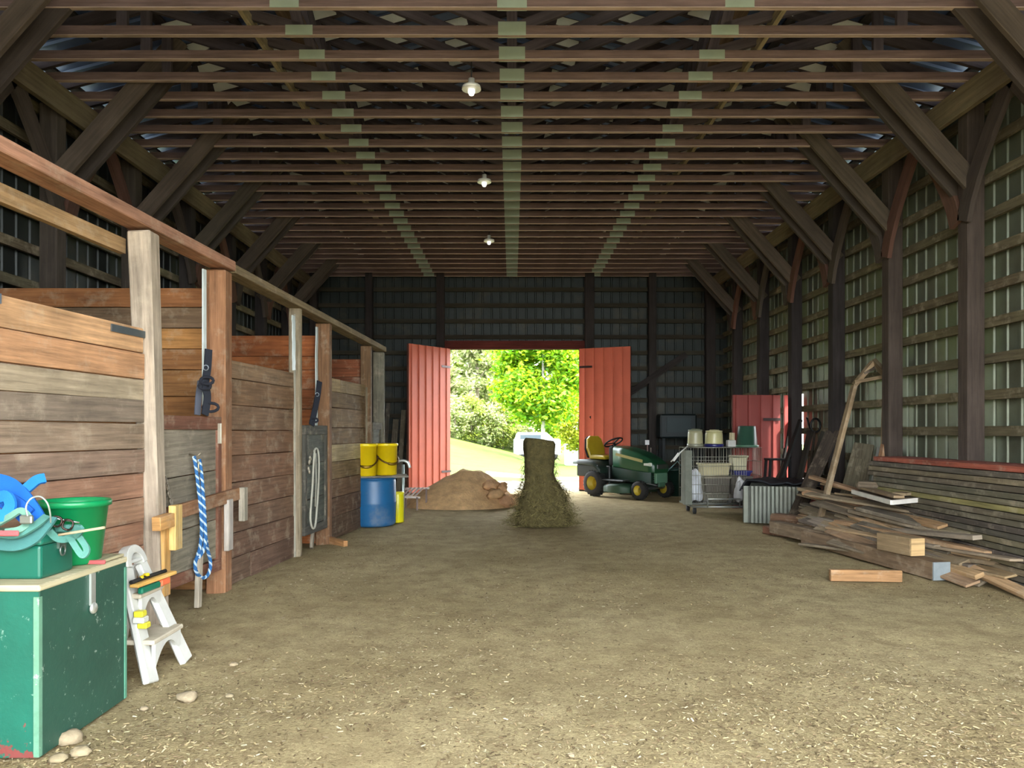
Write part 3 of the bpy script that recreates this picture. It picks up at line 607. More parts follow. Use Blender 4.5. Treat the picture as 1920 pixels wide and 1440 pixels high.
m = MB(); m.tube(smoothpts([P(52, 968, 2.98), P(49, 950, 2.98), P(58, 935, 3.0), P(75, 931, 3.0), P(88, 942, 3.0), P(94, 962, 3.02), P(95, 980, 3.05)], 6), .0035, 6, c(214, 226, 222)); tag(m.build('wire_loop', METAL), 'thin pale wire loop arching in front of the green bucket', 'wire')
for k, (x, y) in enumerate(((106, 978), (127, 984))):
    m = MB(); p = P(x, y, 3.1); m.tube([p + Vector((.022 * math.cos(a), .004 * math.sin(3 * a), .022 * math.sin(a))) for a in [2 * PI * j / 16 for j in range(16)]], .0045, 6, c(62, 50, 44), closed=True)
    tag(m.build('bit_ring', METAL), ('left' if k == 0 else 'right') + ' one of two dark bit rings before the green bucket', 'ring', 'bit rings')
m = MB(); m.tube([P(110, 1003, 3.06), P(196, 989, 3.06)], .006, 6, c(206, 186, 150)); tag(m.build('thin_stick', WOOD), 'thin pale stick poking right from the teal straps', 'stick')
m = MB(); m.box(P(14, 1000, 2.975), (.09, .012, .022), c(196, 90, 92)); tag(m.build('red_tag', CLOTH, bevel=.004), 'small red and white tag among the teal straps', 'tag')

# ------------------------------------------------------------------ step stool ladder
t = thing('step_ladder', 'white paint spotted folding step ladder leaning beside the green chest', 'ladder', (-1.9, 4.05, 0))
WH = c(206, 206, 198)
A0, B0 = Vector((-1.86, 3.85, 0)), Vector((-1.84, 4.22, 0)); AT, BT = Vector((-2.06, 3.98, .57)), Vector((-2.055, 4.13, .57)); AP = Vector((-2.075, 4.055, .64))
def rail(p0, p1):
    m = MB(); a = (p1 - p0).normalized(); m.beam(p0, p1, .105, .035, up=(1, 0, .3), col=WH, w1=.085); m.beam(p0 + Vector((-.015, 0, 0)), p1 + Vector((-.015, 0, 0)), .02, .06, up=(1, 0, .3), col=WH); return m
for p0, p1 in ((A0, AT), (B0, BT)): rail(p0, p1).build('rail', PAINT, t, bevel=.006)
m = MB(); arc = [AT + (BT - AT) * .5 + Vector((-.02 * math.sin(a), -.085 * math.cos(a), -.0 + .085 * math.sin(a))) for a in [PI * k / 12 for k in range(13)]]; m.ribbon(arc, .045, .06, WH, up=(1, 0, .3)); m.ribbon([AT + Vector((-.01, .0, .02)), BT + Vector((-.01, 0, .02))], .02, .06, WH, up=(1, 0, .3)); m.build('top_arch', PAINT, t, bevel=.004)
def lstep(z, wid, dep):
    f = z / .6; a = A0.lerp(AT, f); b = B0.lerp(BT, f); m = MB(); cc = (a + b) / 2; m.box((cc.x - .02, cc.y, z), (dep, (b - a).length + .05, .025), c(196, 186, 164)); m.build('step', ROUGHP, t, bevel=.006)
    m = MB(); n = 10; L = (b - a).length; out = [(-L / 2, 0)] + [(-L / 2 + L * k / n, -.02 - .11 * (2 * k / n - 1) ** 2) for k in range(n + 1)] + [(L / 2, 0)]
    M = Matrix.Translation(Vector((cc.x + dep / 2 - .035, cc.y, z - .012))) @ Matrix(((0, 0, 1, 0), (1, 0, 0, 0), (0, 1, 0, 0), (0, 0, 0, 1)))
    m.prism(out, .02, M, WH); m.build('step_apron', PAINT, t)
lstep(.2, .3, .17); lstep(.43, .25, .14)
for yy in (3.88, 4.2):
    m = MB(); m.beam((-2.2, yy, 0), (-2.09, 4.055 + (yy - 4.04) * .5, .56), .045, .025, up=(1, 0, 0), col=WH); m.build('back_leg', PAINT, t, bevel=.004)
m = MB(); m.beam((-2.19, 3.88, .1), (-2.19, 4.2, .1), .02, .03, col=WH); m.build('back_rung', PAINT, t)
m = MB(); m.box((-1.915, 3.885, .29), (.05, .05, .03), c(216, 206, 60)); m.box((-1.935, 3.885, .35), (.05, .05, .03), c(216, 206, 60)); m.box((-1.93, 3.88, .32), (.06, .06, .03), WH); m.build('hinge_clips', PLASTIC, t, bevel=.005)
ZS = .4435
m = MB(); m.beam((-1.96, 3.87, ZS + .052), (-1.93, 4.25, ZS + .052), .05, .02, col=c(226, 178, 96)); tag(m.build('wooden_slat', WOOD, bevel=.004), 'yellow wooden slat lying on the top step of the ladder', 'slat')
t = thing('paint_brush', 'green handled tool with orange tip under the yellow slat', 'tool', (-1.97, 4.0, ZS))
m = MB(); m.beam((-1.945, 3.9, ZS + .018), (-1.935, 4.09, ZS + .018), .03, .034, col=c(20, 110, 84)); m.build('handle', PLASTIC, t, bevel=.008)
m = MB(); m.beam((-1.935, 4.1, ZS + .02), (-1.93, 4.19, ZS + .02), .03, .036, col=c(224, 110, 72)); m.build('tip', PLASTIC, t, bevel=.006)
t = thing('pliers', 'black and yellow hand tool lying on the yellow slat', 'pliers', (-1.96, 4.0, ZS + .06))
m = MB(); m.tube([(-1.97, 3.86, ZS + .073), (-1.96, 3.95, ZS + .075), (-1.95, 4.2, ZS + .07)], .011, 8, c(36, 34, 34)); m.build('handle', BLACKM, t)
m = MB()
for k in range(5): m.blob((-1.965 + U(-.02, .02), 3.95 + k * .018, ZS + .082 + U(-.006, .008)), (.012, .016, .01), c(226, 196, 30), k, 8)
m.build('jaw_grip', PLASTIC, t)

# ------------------------------------------------------------------ barrel, buckets, hydrant
t = thing('blue_barrel', 'blue plastic barrel under a grey board by the stalls', 'barrel', (-1.916, 10.32, 0))
m = MB(); m.lathe([(.0, 0), (.27, 0), (.30, .02), (.305, .05), (.312, .3), (.316, .315), (.312, .33), (.306, .6), (.30, .645), (.28, .66), (.0, .66)], 48, (-1.916, 10.32, 0), c(28, 92, 138)); m.build('body', mat('blue_plastic', .4, attr=True, noise_amt=.08, bump=.02, dirt=c(140, 136, 124), dirt_amt=.35, dirt_scale=2.2), t)
m = MB(); m.lathe([(.318, .655), (.318, .672), (.29, .676), (.285, .66)], 40, (-1.916, 10.32, -.012), c(30, 90, 140)); m.build('rim', PLASTIC, t)
m = MB(); m.beam((-2.33, 10.25, .677), (-1.46, 10.42, .677), .52, .022, col=c(138, 134, 120)); tag(m.build('plywood_board', WOOD, bevel=.003), 'grey board lying across the top of the blue barrel', 'board')
def pail(x, y, z, label, a0, tilt):
    t = thing('yellow_bucket', label, 'bucket', (x, y, z), 0, 'yellow buckets on the barrel'); YC = c(214, 184, 12); o_ = Vector((x, y, z))
    m = MB(); m.lathe([(.0, 0), (.138, 0), (.146, .01), (.152, .40), (.160, .403), (.160, .43), (.152, .44), (.0, .442)], 36, o_, YC); m.build('body', PLASTIC, t)
    m = MB(); m.lathe([(.1615, .402), (.1635, .405), (.1635, .432), (.1615, .436)], 36, o_, c(240, 214, 24)); m.build('rim', PLASTIC, t)
    m = MB(); pts = []
    for k in range(13):
        a = a0 + PI * k / 12; q = Vector((.164 * math.cos(a), .164 * math.sin(a), 0)); pts.append(o_ + q * 1.02 + Vector((0, 0, .30 - tilt * math.sin(PI * k / 12) - .05 * k / 12)))
    m.tube(pts, .011, 8, c(96, 70, 36)); m.tube(pts[5:9], .019, 8, c(150, 120, 44)); m.build('handle', METAL, t)
    m = MB()
    for q in (pts[0], pts[-1]): m.blob(q, (.018, .018, .022), c(60, 40, 16), 1, 8, .05)
    m.build('handle_lug', PLASTIC, t)
pail(-2.0, 10.18, .688, 'left yellow bucket on the board over the blue barrel', R(190), .15)
pail(-1.755, 10.42, .688, 'right yellow bucket partly hidden behind the left one', R(215), .12)
t = thing('yellow_canister', 'tall narrow yellow canister standing on the floor right of the blue barrel', 'canister', (-1.64, 10.65, 0))
m = MB(); m.lathe([(.0, 0), (.088, 0), (.092, .01), (.092, .41), (.088, .42), (.0, .425)], 28, (-1.635, 10.65, 0), c(212, 204, 20)); m.build('body', PLASTIC, t)
m = MB(); m.lathe([(.095, .405), (.098, .41), (.098, .432), (.0, .438)], 28, (-1.635, 10.65, 0), c(222, 214, 40)); m.build('lid', PLASTIC, t)
hx, hy = -1.62, 11.1
t = thing('water_hydrant', 'pale water hydrant with curved spout behind the yellow buckets', 'hydrant', (hx, hy, 0))
m = MB(); m.tube([(hx, hy, 0), (hx, hy, .8)], .022, 10, c(190, 206, 200)); m.build('standpipe', METAL, t)
m = MB(); m.tube(smoothpts([(hx - .1, hy, .84), (hx, hy, .86), (hx + .07, hy, .83), (hx + .1, hy, .75)], 5), .022, 8, c(206, 210, 204)); m.build('spout', METAL, t)
m = MB(); m.tube([(hx - .03, hy, .83), (hx - .1, hy, .95), (hx - .06, hy, 1.0)], .01, 6, c(60, 62, 62)); m.build('handle', METAL, t)
t = thing('slatted_screen', 'small pale slatted panel leaning low by the sand pile', 'panel', (-1.75, 12.45, 0))
m = MB()
for k in range(5): m.beam((-1.86 + .07 * k, 12.2, .24), (-1.78 + .07 * k, 12.65, .34), .03, .012, col=c(206, 186, 174))
m.build('slats', WOOD, t)
m = MB(); m.beam((-1.9, 12.2, .23), (-1.5, 12.2, .21), .03, .03, col=c(226, 216, 206)); m.build('frame_bar', WOOD, t)
m = MB(); m.beam((-1.84, 12.64, .32), (-1.4, 12.64, .33), .03, .03, col=c(226, 216, 206)); m.build('frame_bar', WOOD, t)
for x, y, z in ((-1.85, 12.2, .23), (-1.55, 12.2, .22), (-1.8, 12.64, .32), (-1.45, 12.64, .33)): m = MB(); m.beam((x, y, 0), (x, y, z), .03, .03, up=(0, 1, 0), col=c(150, 130, 120)); m.build('leg', WOOD, t)

# ------------------------------------------------------------------ sand pile and hay
m = MB(); n, k2 = 56, 22; pc = Vector((-.92, 13.35)); o = 0
def ph(u, a):
    r = u; s = 1 - r; f = max(0, .66 * (1 - r ** 1.25)); f += .05 * noise.noise(Vector((math.cos(a) * r * 4, math.sin(a) * r * 4, 2))) * (1 - r)
    return f
for i in range(k2 + 1):
    u = i / k2
    for k in range(n):
        a = 2 * PI * k / n; rx = 1.08 + .1 * noise.noise(Vector((math.cos(a) * 2, math.sin(a) * 2, 5))); ry = .98
        x = pc.x + .22 * (1 - u) + rx * u * math.cos(a); y = pc.y + ry * u * math.sin(a); top = min(ph(u, a), .60 + .05 * noise.noise(Vector((x * 3, y * 3, 1))))
        top += (.03 * noise.noise(Vector((x * 5, y * 5, 9))) + .014 * noise.noise(Vector((x * 14, y * 14, 3)))) * min(1, (1 - u) * 6)
        if x > -.5: top += .035 * noise.noise(Vector((x * 9, y * 9, 4))) * (1 - u) * 2
        m.v.append((x, y, top - .012 if u > .98 else top))
for i in range(k2):
    for k in range(n):
        kk = (k + 1) % n; m.face((i * n + k, (i + 1) * n + k, (i + 1) * n + kk, i * n + kk), [(0, 0)] * 4, c(204, 168, 122), True)
tag(m.build('sand_pile', SAND), 'heap of tan sandy shavings in front of the open double doors', 'pile')
for k, (x, y, z, r) in enumerate(((-.28, 12.75, .22, .13), (-.12, 12.8, .1, .12), (.0, 12.95, .06, .1), (-.36, 12.9, .36, .12), (-.2, 13.1, .3, .11), (.06, 13.2, .1, .12))):
    m = MB(); m.blob((x, y, z), (r * 1.2, r, r * .8), jit(c(210, 168, 126), .1), k + 3, 14, .3); tag(m.build('sand_clod', SAND), f'broken clod on the right flank of the sand pile, {ORD[k]} of six', 'clod', 'sand clods')
HX, HYY = .42, 10.35
t = thing('hay_bale', 'tall standing column of hay with loose strands round its foot', 'hay', (HX, HYY, 0))
m = MB(); secs = []; nn = 26
prof = [(0, .38, 0), (.1, .36, 0), (.22, .32, .0), (.4, .29, .0), (.55, .26, -.01), (.62, .225, -.03), (.72, .205, -.04), (.9, .21, -.04), (1.05, .215, -.04), (1.14, .222, -.04), (1.175, .20, -.035)]
for z, r, dx in prof:
    ring = []
    for k in range(nn):
        a = 2 * PI * k / nn; sq = 1 / max(abs(math.cos(a)), abs(math.sin(a))) ** .35; rr = r * sq * (1 + .12 * noise.noise(Vector((math.cos(a) * 2, math.sin(a) * 2, z * 6))))
        ring.append(Vector((HX + dx + rr * math.cos(a) + (.03 if z < .5 and math.cos(a) > 0 else 0), HYY + rr * .85 * math.sin(a), z + (.03 * math.cos(a + 2.6) if z > 1.1 else 0))))
    secs.append(ring)
m.loft(secs, c(92, 84, 54)); m.build('packed_hay', HAY, t)
m = MB(); rnd = random.Random(3)
for k in range(5200):
    z = min(1.16, abs(rnd.gauss(0, .42))); a = rnd.uniform(0, 2 * PI)
    for (z0, r0, dx0), (z1, r1, dx1) in zip(prof, prof[1:]):
        if z0 <= z <= z1 + 1e-6: r = lerp(r0, r1, (z - z0) / max(z1 - z0, 1e-4)); dx = lerp(dx0, dx1, (z - z0) / max(z1 - z0, 1e-4)); break
    low = z < .5; ext = rnd.uniform(-.02, .03 + (.10 if low else 0) * rnd.random() ** 2 + (.12 if z < .08 else 0) * rnd.random())
    p = Vector((HX + dx + (r + ext) * math.cos(a) * 1.08 + (.03 if low and math.cos(a) > 0 else 0), HYY + (r + ext) * .92 * math.sin(a), max(.012, z)))
    L = rnd.uniform(.04, .13); d = Vector((rnd.uniform(-1, 1), rnd.uniform(-1, 1), rnd.uniform(-1.2, .6 if low else .3))).normalized() * L
    if p.z + d.z < .01: d.z = .01 - p.z
    w = Vector((rnd.uniform(-1, 1), rnd.uniform(-1, 1), rnd.uniform(-1, 1))).normalized() * .004
    o = len(m.v); m.v += [tuple(p - w), tuple(p + w), tuple(p + d)]; f = rnd.uniform(.6, 1.25); q = c(128, 118, 78); m.face((o, o + 1, o + 2), [(0, 0)] * 3, (q[0] * f, q[1] * f, q[2] * f))
m.build('hay_strands', HAY, t)['kind'] = 'stuff'

# ------------------------------------------------------------------ garden tractor
MX, MY, MA = 1.98, 15.28, math.atan2(-.77, .64)
ROOTK = thing('lawn_tractor', 'dark green riding lawn mower with yellow seat and yellow wheels', 'lawn mower', (MX, MY, 0), MA)
GR = c(28, 74, 46); YE = c(168, 146, 34); BK = c(26, 28, 28)
def sect(x, w, z0, z1, r=.08, n=4):
    pts = []
    for cx_, cz_, a0 in ((w / 2 - r, z1 - r, 0), (-w / 2 + r, z1 - r, 90), (-w / 2 + r * .4, z0 + r * .4, 180), (w / 2 - r * .4, z0 + r * .4, 270)):
        rr = r if a0 < 180 else r * .4
        for k in range(n + 1): a = R(a0 + 90 * k / n); pts.append(Vector((x, cx_ + rr * math.cos(a), cz_ + rr * math.sin(a))))
    return pts
def L_(m, name, mm, bevel=0, parent=ROOTK, seg=1): return m.build(name, mm, parent, bevel, local=True, seg=seg)
m = MB(); m.loft([sect(.34, .5, .58, 1.0), sect(.6, .5, .56, .97), sect(.95, .48, .52, .88), sect(1.2, .45, .5, .78), sect(1.36, .4, .5, .68, .06)], GR); hood = L_(m, 'hood', mat('tractor_green', .32, attr=True, noise_amt=.08, bump=.0))
for sy in (-1, 1):
    m = MB(); m.beam((.42, sy * .252, .84), (1.1, sy * .246, .72), .006, .055, col=c(150, 142, 84)); L_(m, 'side_stripe', PAINT)
    m = MB(); m.box((1.2, sy * .2, .66), (.2, .06, .07), c(196, 202, 190)); L_(m, 'headlight', PLASTIC, .015)
m = MB(); m.box((1.375, 0, .62), (.03, .3, .09), c(60, 66, 60)); L_(m, 'nose_badge', PLASTIC, .01)
m = MB(); m.loft([sect(.3, .46, .3, .62, .03), sect(1.28, .42, .3, .56, .03)], c(24, 54, 40)); L_(m, 'engine_side_panel', PAINT)
m = MB()
for k in range(5): m.box((1.31, 0, .33 + .045 * k), (.03, .36, .018), BK)
L_(m, 'grille', BLACKM)
m = MB(); m.box((1.34, 0, .4), (.08, .34, .2), c(88, 128, 104)); m.box((1.36, 0, .28), (.05, .2, .1), c(60, 96, 76)); L_(m, 'front_bumper', PAINT, .015)
m = MB(); m.box((.25, 0, .8), (.14, .42, .4), BK); L_(m, 'dash', BLACKM, .04, seg=2)
m = MB(); q = Matrix.Translation(Vector((.13, 0, 1.07))) @ Matrix.Rotation(R(-28), 4, 'Y'); m.tube([q @ Vector((.19 * math.cos(a), .19 * math.sin(a), 0)) for a in [2 * PI * k / 28 for k in range(28)]], .016, 8, BK, closed=True)
for a in (0, 2.1, 4.2): m.tube([q @ Vector((0, 0, -.02)), q @ Vector((.185 * math.cos(a), .185 * math.sin(a), 0))], .013, 6, BK)
m.tube([q @ Vector((0, 0, -.03)), (.22, 0, .9)], .025, 8, BK); L_(m, 'steering_wheel', BLACKM)
m = MB(); m.loft([sect(-.62, .84, .62, .68, .03), sect(-.4, .98, .62, .72, .05), sect(.0, .98, .6, .70, .05), sect(.2, .94, .46, .56, .05)], c(22, 40, 32)); L_(m, 'fender_deck', PAINT)
m = MB()
for sy in (-1, 1): m.box((-.16, sy * .36, .5), (.6, .22, .24), c(20, 34, 28)); m.box((.5, sy * .36, .33), (.62, .22, .035), c(36, 40, 38))
m.box((0, 0, .42), (.5, .5, .36), c(22, 28, 26)); L_(m, 'chassis', PAINT, .02)
m = MB(); m.loft([[Vector(p) for p in ring] for ring in ([(-.36, y, z) for y, z in ((-.22, .72), (.22, .72), (.22, .82), (-.22, .82))], [(.08, y, z) for y, z in ((-.23, .72), (.23, .72), (.23, .80), (-.23, .80))])], YE, sm=False); L_(m, 'seat_cushion', PLASTIC, .035, seg=3)
sq = [(-.22, 0), (.22, 0), (.25, .18), (.2, .38), (.12, .44), (-.12, .44), (-.2, .38), (-.25, .18)]
MM = Matrix.Translation(Vector((-.36, 0, .76))) @ Matrix.Rotation(R(-14), 4, 'Y') @ Matrix(((0, 0, 1, 0), (1, 0, 0, 0), (0, 1, 0, 0), (0, 0, 0, 1)))
m = MB(); m.prism(sq, .07, MM @ Matrix.Translation(Vector((0, 0, .03))), YE); L_(m, 'seat_back', PLASTIC, .025, seg=3)
m = MB(); m.prism([(x * 1.06, y * 1.03 - .01) for x, y in sq], .05, MM @ Matrix.Translation(Vector((0, 0, -.025))), BK); L_(m, 'seat_shell', BLACKM, .02)
def wheel(x, y, r, w):
    sy = math.copysign(1, y); rt = Matrix.Rotation(-sy * PI / 2, 4, 'X'); m = MB()
    m.lathe([(r * .55, -w / 2), (r * .8, -w / 2), (r * .95, -w * .4), (r, -w * .2), (r, w * .2), (r * .95, w * .4), (r * .8, w / 2), (r * .55, w / 2)], 32, (x, y, r), c(38, 38, 36), rt, cap=False)
    for k in range(22):
        a = 2 * PI * k / 22; m.box((0, 0, 0), (r * .1, .014, w * .75), c(34, 34, 32), Matrix.Translation(Vector((x, y, r))) @ rt @ Matrix.Rotation(a, 4, 'Z') @ Matrix.Translation(Vector((r * .985, 0, 0))) @ Matrix.Rotation(R(20), 4, 'X'))
    ty = L_(m, 'tyre', BLACKM); m = MB()
    m.lathe([(.0, .0), (r * .2, .0), (r * .25, -.02), (r * .45, -.03), (r * .56, w * .38), (r * .6, w * .42), (r * .56, -w * .4), (.0, -w * .4)], 28, (x, y, r), YE, rt @ Matrix.Translation(Vector((0, 0, .0)))); m.build('rim', PAINT, ty, local=True)
for x, y, r, w in ((0, -.40, .255, .22), (0, .40, .255, .22), (1.15, -.38, .175, .15), (1.15, .38, .175, .15)): wheel(x, y, r, w)
m = MB(); m.tube([(1.15, -.38, .2), (1.15, .38, .2)], .03, 8, c(90, 96, 96)); m.tube([(1.0, -.1, .3), (1.2, .3, .2)], .015, 6, c(170, 175, 175)); L_(m, 'front_axle', METAL)
m = MB(); m.loft([sect(.32, 1.0, .1, .24, .05), sect(.5, 1.12, .1, .27, .05), sect(.78, 1.12, .1, .27, .05), sect(.92, .8, .1, .22, .05)], c(40, 66, 46)); L_(m, 'mower_deck', PAINT)
# things behind and beside the tractor
t = thing('marker_stake', 'thin stake with a small white square behind the mower bonnet', 'marker', (2.85, 15.6, 0))
m = MB(); m.beam((2.83, 15.6, 0), (2.83, 15.6, 1.02), .025, .025, up=(0, 1, 0), col=c(140, 120, 112)); m.beam((2.9, 15.6, 0), (2.9, 15.6, .95), .025, .02, up=(0, 1, 0), col=c(150, 140, 130)); m.build('stake', WOOD, t)
m = MB(); m.box((2.82, 15.58, 1.06), (.085, .015, .1), c(240, 240, 236)); m.build('plate', PAINT, t)
t = thing('equipment_cabinet', 'dark teal machine box in the gloom behind the mower', 'cabinet', (3.5, 15.75, 0))
m = MB(); m.box((3.45, 15.7, 1.4), (.75, .5, .5), c(14, 32, 34)); m.build('body', PAINT, t, bevel=.03)
for sx0 in (-.3, .3):
    for sy0 in (-.18, .18): m = MB(); m.beam((3.45 + sx0, 15.7 + sy0, 0), (3.45 + sx0, 15.7 + sy0, 1.16), .06, .06, up=(0, 1, 0), col=c(30, 34, 34)); m.build('leg', METAL, t)
m = MB(); m.box((3.45, 15.44, 1.42), (.5, .02, .3), c(18, 42, 44)); m.build('door_panel', PAINT, t)
t = thing('dark_bin', 'dark green bin wedged between the mower and the wire crate', 'bin', (3.27, 15.0, 0))
m = MB(); m.lathe([(.0, 0), (.16, 0), (.2, .5), (.215, .5), (.215, .54), (.0, .56)], 24, (3.27, 15.0, 0), c(24, 52, 44)); m.build('body', PLASTIC, t)
m = MB(); m.tube([(3.1, 14.85, .5), (3.28, 14.8, .7), (3.45, 14.9, .5)], .012, 6, c(110, 140, 140)); m.build('handle', METAL, t)
for k, (x, z, w) in enumerate(((1.15, .9, .16),)): pass

# ------------------------------------------------------------------ wire crate corner
CX0, CX1, CY0, CY1, CZ0, CZ1 = 2.735, 3.93, 11.75, 12.2, .135, 1.045
t = thing('wire_crate', 'large wire mesh dog crate filled with bags and tubs', 'crate', ((CX0 + CX1) / 2, (CY0 + CY1) / 2, CZ0))
WC = c(160, 160, 146)
def wpanel(p00, du, dv, nu, nv, name, r=.003):
    m = MB()
    for i in range(nu + 1): a = p00 + du * i / nu; m.tube([a, a + dv], r, 5, WC)
    for j in range(nv + 1): a = p00 + dv * j / nv; m.tube([a, a + du], r * 1.4, 5, WC)
    return m.build(name, METAL, t)
X_, Y2, Z2 = Vector((CX1 - CX0, 0, 0)), Vector((0, CY1 - CY0, 0)), Vector((0, 0, CZ1 - CZ0 - .04))
wpanel(Vector((CX0, CY0, CZ0 + .03)), X_ * .8, Z2, 24, 6, 'front_panel'); wpanel(Vector((CX0, CY1, CZ0 + .03)), X_, Z2, 20, 4, 'back_panel'); wpanel(Vector((CX1, CY0, CZ0 + .03)), Y2, Z2, 8, 4, 'end_panel'); wpanel(Vector((CX0, CY0, CZ1 - .008)), X_, Y2, 20, 4, 'top_panel')
m = MB(); m.box((CX0 - .01, CY0 + .12, .57), (.02, .26, .85), c(112, 116, 104)); m.build('end_board', ROUGHP, t)
m = MB(); m.box((CX0 + .045, CY0 - .012, .57), (.1, .015, .85), c(120, 124, 112)); m.build('corner_board', ROUGHP, t)
m = MB(); m.box(((CX0 + CX1) / 2, (CY0 + CY1) / 2, CZ0 + .014), (CX1 - CX0, CY1 - CY0, .028), c(70, 72, 68)); m.build('tray', METAL, t)
def jug(x, y, r, h, label, bcol, cap, lid):
    t = thing('plastic_pail', label, 'pail', (x, y, CZ1), 0, 'pails on the wire crate')
    m = MB(); m.lathe([(.0, 0), (r, 0), (r * 1.02, .02), (r * .96, h * .85), (r * .9, h), (.0, h)], 24, (x, y, CZ1), bcol); m.build('body', PLASTIC, t)
    m = MB(); m.lathe([(r * 1.05, 0), (r * 1.08, .012), (r * 1.08, .045), (r * 1.03, .05)], 24, (x, y, CZ1), cap); m.build('base_band', PLASTIC, t)
    m = MB(); m.lathe([(r * .92, h), (r * .94, h + .018), (.0, h + .03)], 20, (x, y, CZ1), lid); m.build('lid', PLASTIC, t)
    m = MB(); m.tube([(x - r * .95, y, CZ1 + h * .8), (x - r * .5, y - .02, CZ1 + h * 1.13), (x + r * .5, y - .02, CZ1 + h * 1.13), (x + r * .95, y, CZ1 + h * .8)], .006, 6, lid); m.build('handle', METAL, t)
jug(2.94, 11.98, .12, .255, 'left beige plastic pail standing on the wire crate', c(166, 162, 128), c(130, 130, 110), c(120, 122, 100))
jug(3.235, 11.96, .14, .24, 'beige pail with navy base on the wire crate', c(190, 184, 134), c(34, 36, 96), c(200, 196, 150))
m = MB(); m.box((3.49, 11.9, CZ1 + .055), (.13, .11, .11), c(176, 176, 170)); tag(m.build('small_box', PAINT, bevel=.008), 'small pale box between the pails on the wire crate', 'box')
t = thing('green_pail', 'upturned dark green pail on the right end of the wire crate', 'pail', (3.76, 11.96, CZ1))
m = MB(); m.lathe([(.0, .335), (.13, .335), (.138, .325), (.165, .026), (.178, .024), (.178, .0), (.0, 0)], 28, (3.765, 11.97, CZ1), c(48, 80, 64)); m.build('body', PLASTIC, t)
m = MB(); m.lathe([(.178, 0), (.188, .006), (.188, .028), (.178, .032)], 28, (3.765, 11.97, CZ1), c(84, 120, 98)); m.build('rim', PLASTIC, t)
m = MB(); m.box((3.56, 12.08, CZ1 + .115), (.05, .14, .22), c(196, 184, 150)); tag(m.build('carton', ROUGHP, bevel=.004), 'narrow tan carton beside the green pail on the crate', 'carton')
def tub(x, y, z, sx0, sy0, sz, col, label, name='storage_tub', rimc=None):
    t = thing(name, label, 'tub', (x, y, z)); a = [(-.42, -.42), (.42, -.42), (.42, .42), (-.42, .42)]; b = [(-.5, -.5), (.5, -.5), (.5, .5), (-.5, .5)]
    m = MB(); m.loft([[Vector((x + p * sx0, y + q * sy0, z)) for p, q in a], [Vector((x + p * sx0, y + q * sy0, z + sz)) for p, q in b]], col, sm=False); m.build('body', PLASTIC, t, bevel=.012, seg=2)
    m = MB(); m.box((x, y, z + sz - .01), (sx0 * 1.05, sy0 * 1.05, .03), rimc or col); m.build('rim', PLASTIC, t, bevel=.006)
FB = CZ0 + .03
tub(3.26, 11.99, FB, .36, .3, .15, c(122, 118, 104), 'grey tub at the bottom of the wire crate')
tub(3.26, 11.99, FB + .155, .42, .32, .25, c(98, 92, 82), 'brown tub in the middle of the wire crate', rimc=c(140, 132, 114))
tub(3.24, 11.99, FB + .415, .46, .32, .2, c(186, 176, 138), 'beige tub on top of the brown one in the wire crate')
tub(3.66, 11.95, FB + .42, .28, .26, .08, c(40, 44, 104), 'navy tray under the little beige tub in the crate', 'navy_tray')
tub(3.62, 11.95, FB + .51, .24, .24, .23, c(196, 190, 156), 'little beige tub on the navy tray in the wire crate')
tub(3.66, 12.02, FB, .34, .28, .41, c(100, 94, 86), 'dusky tub under the navy tray in the wire crate')
def bag(x, y, z, rx, ry, rz, label, seed, col=c(214, 218, 222)):
    m = MB(); m.blob((x, y, z), (rx, ry, rz), col, seed, 22, .32); o = m.build('plastic_bag', PLASTIC); o.modifiers.new('s', 'SUBSURF').levels = 1; o.modifiers['s'].render_levels = 1
    tx = bpy.data.textures.new('crumple', 'CLOUDS'); tx.noise_scale = .08; d = o.modifiers.new('d', 'DISPLACE'); d.texture = tx; d.strength = .05; d.texture_coords = 'LOCAL'; tag(o, label, 'bag', 'white bags')
bag(2.9, 11.93, FB + .24, .15, .12, .24, 'white plastic bag at the left end of the wire crate', 1)
bag(3.57, 11.66, FB + .2, .09, .06, .2, 'white plastic bag bulging at the right end of the wire crate', 5, c(190, 190, 188))
m = MB(); m.tube([P(1258, 866, 11.7), P(1276, 848, 11.7), P(1290, 836, 11.78)], .011, 6, c(200, 204, 196)); m.beam(P(1262, 864, 11.68), P(1273, 850, 11.68), .03, .065, up=(0, -1, 0), col=c(206, 208, 200)); tag(m.build('hanging_tag', PAINT), 'pale tag on a rod at the left top corner of the wire crate', 'tag')
t = thing('hand_cart', 'low metal cart frame carrying the wire crate', 'cart', (3.33, 11.95, 0))
m = MB()
for yy in (11.66, 12.18): m.tube([(2.8, yy, .115), (3.9, yy, .115)], .018, 8, c(160, 162, 154))
for xx in (2.82, 3.3, 3.88): m.tube([(xx, 11.66, .115), (xx, 12.18, .115)], .018, 8, c(150, 152, 146))
m.build('frame', METAL, t)
m = MB(); m.tube([(3.05, 11.64, .115), (3.05, 11.62, .24), (3.55, 11.62, .24), (3.55, 11.64, .115)], .013, 8, c(170, 172, 164)); m.build('guard_rail', METAL, t)
for xx in (2.86, 3.84):
    for yy in (11.7, 12.14):
        m = MB(); m.lathe([(.0, -.02), (.05, -.02), (.05, .02), (.0, .02)], 16, (xx, yy, .05), c(40, 40, 40), Matrix.Rotation(PI / 2, 4, 'Y')); m.build('caster', BLACKM, t)
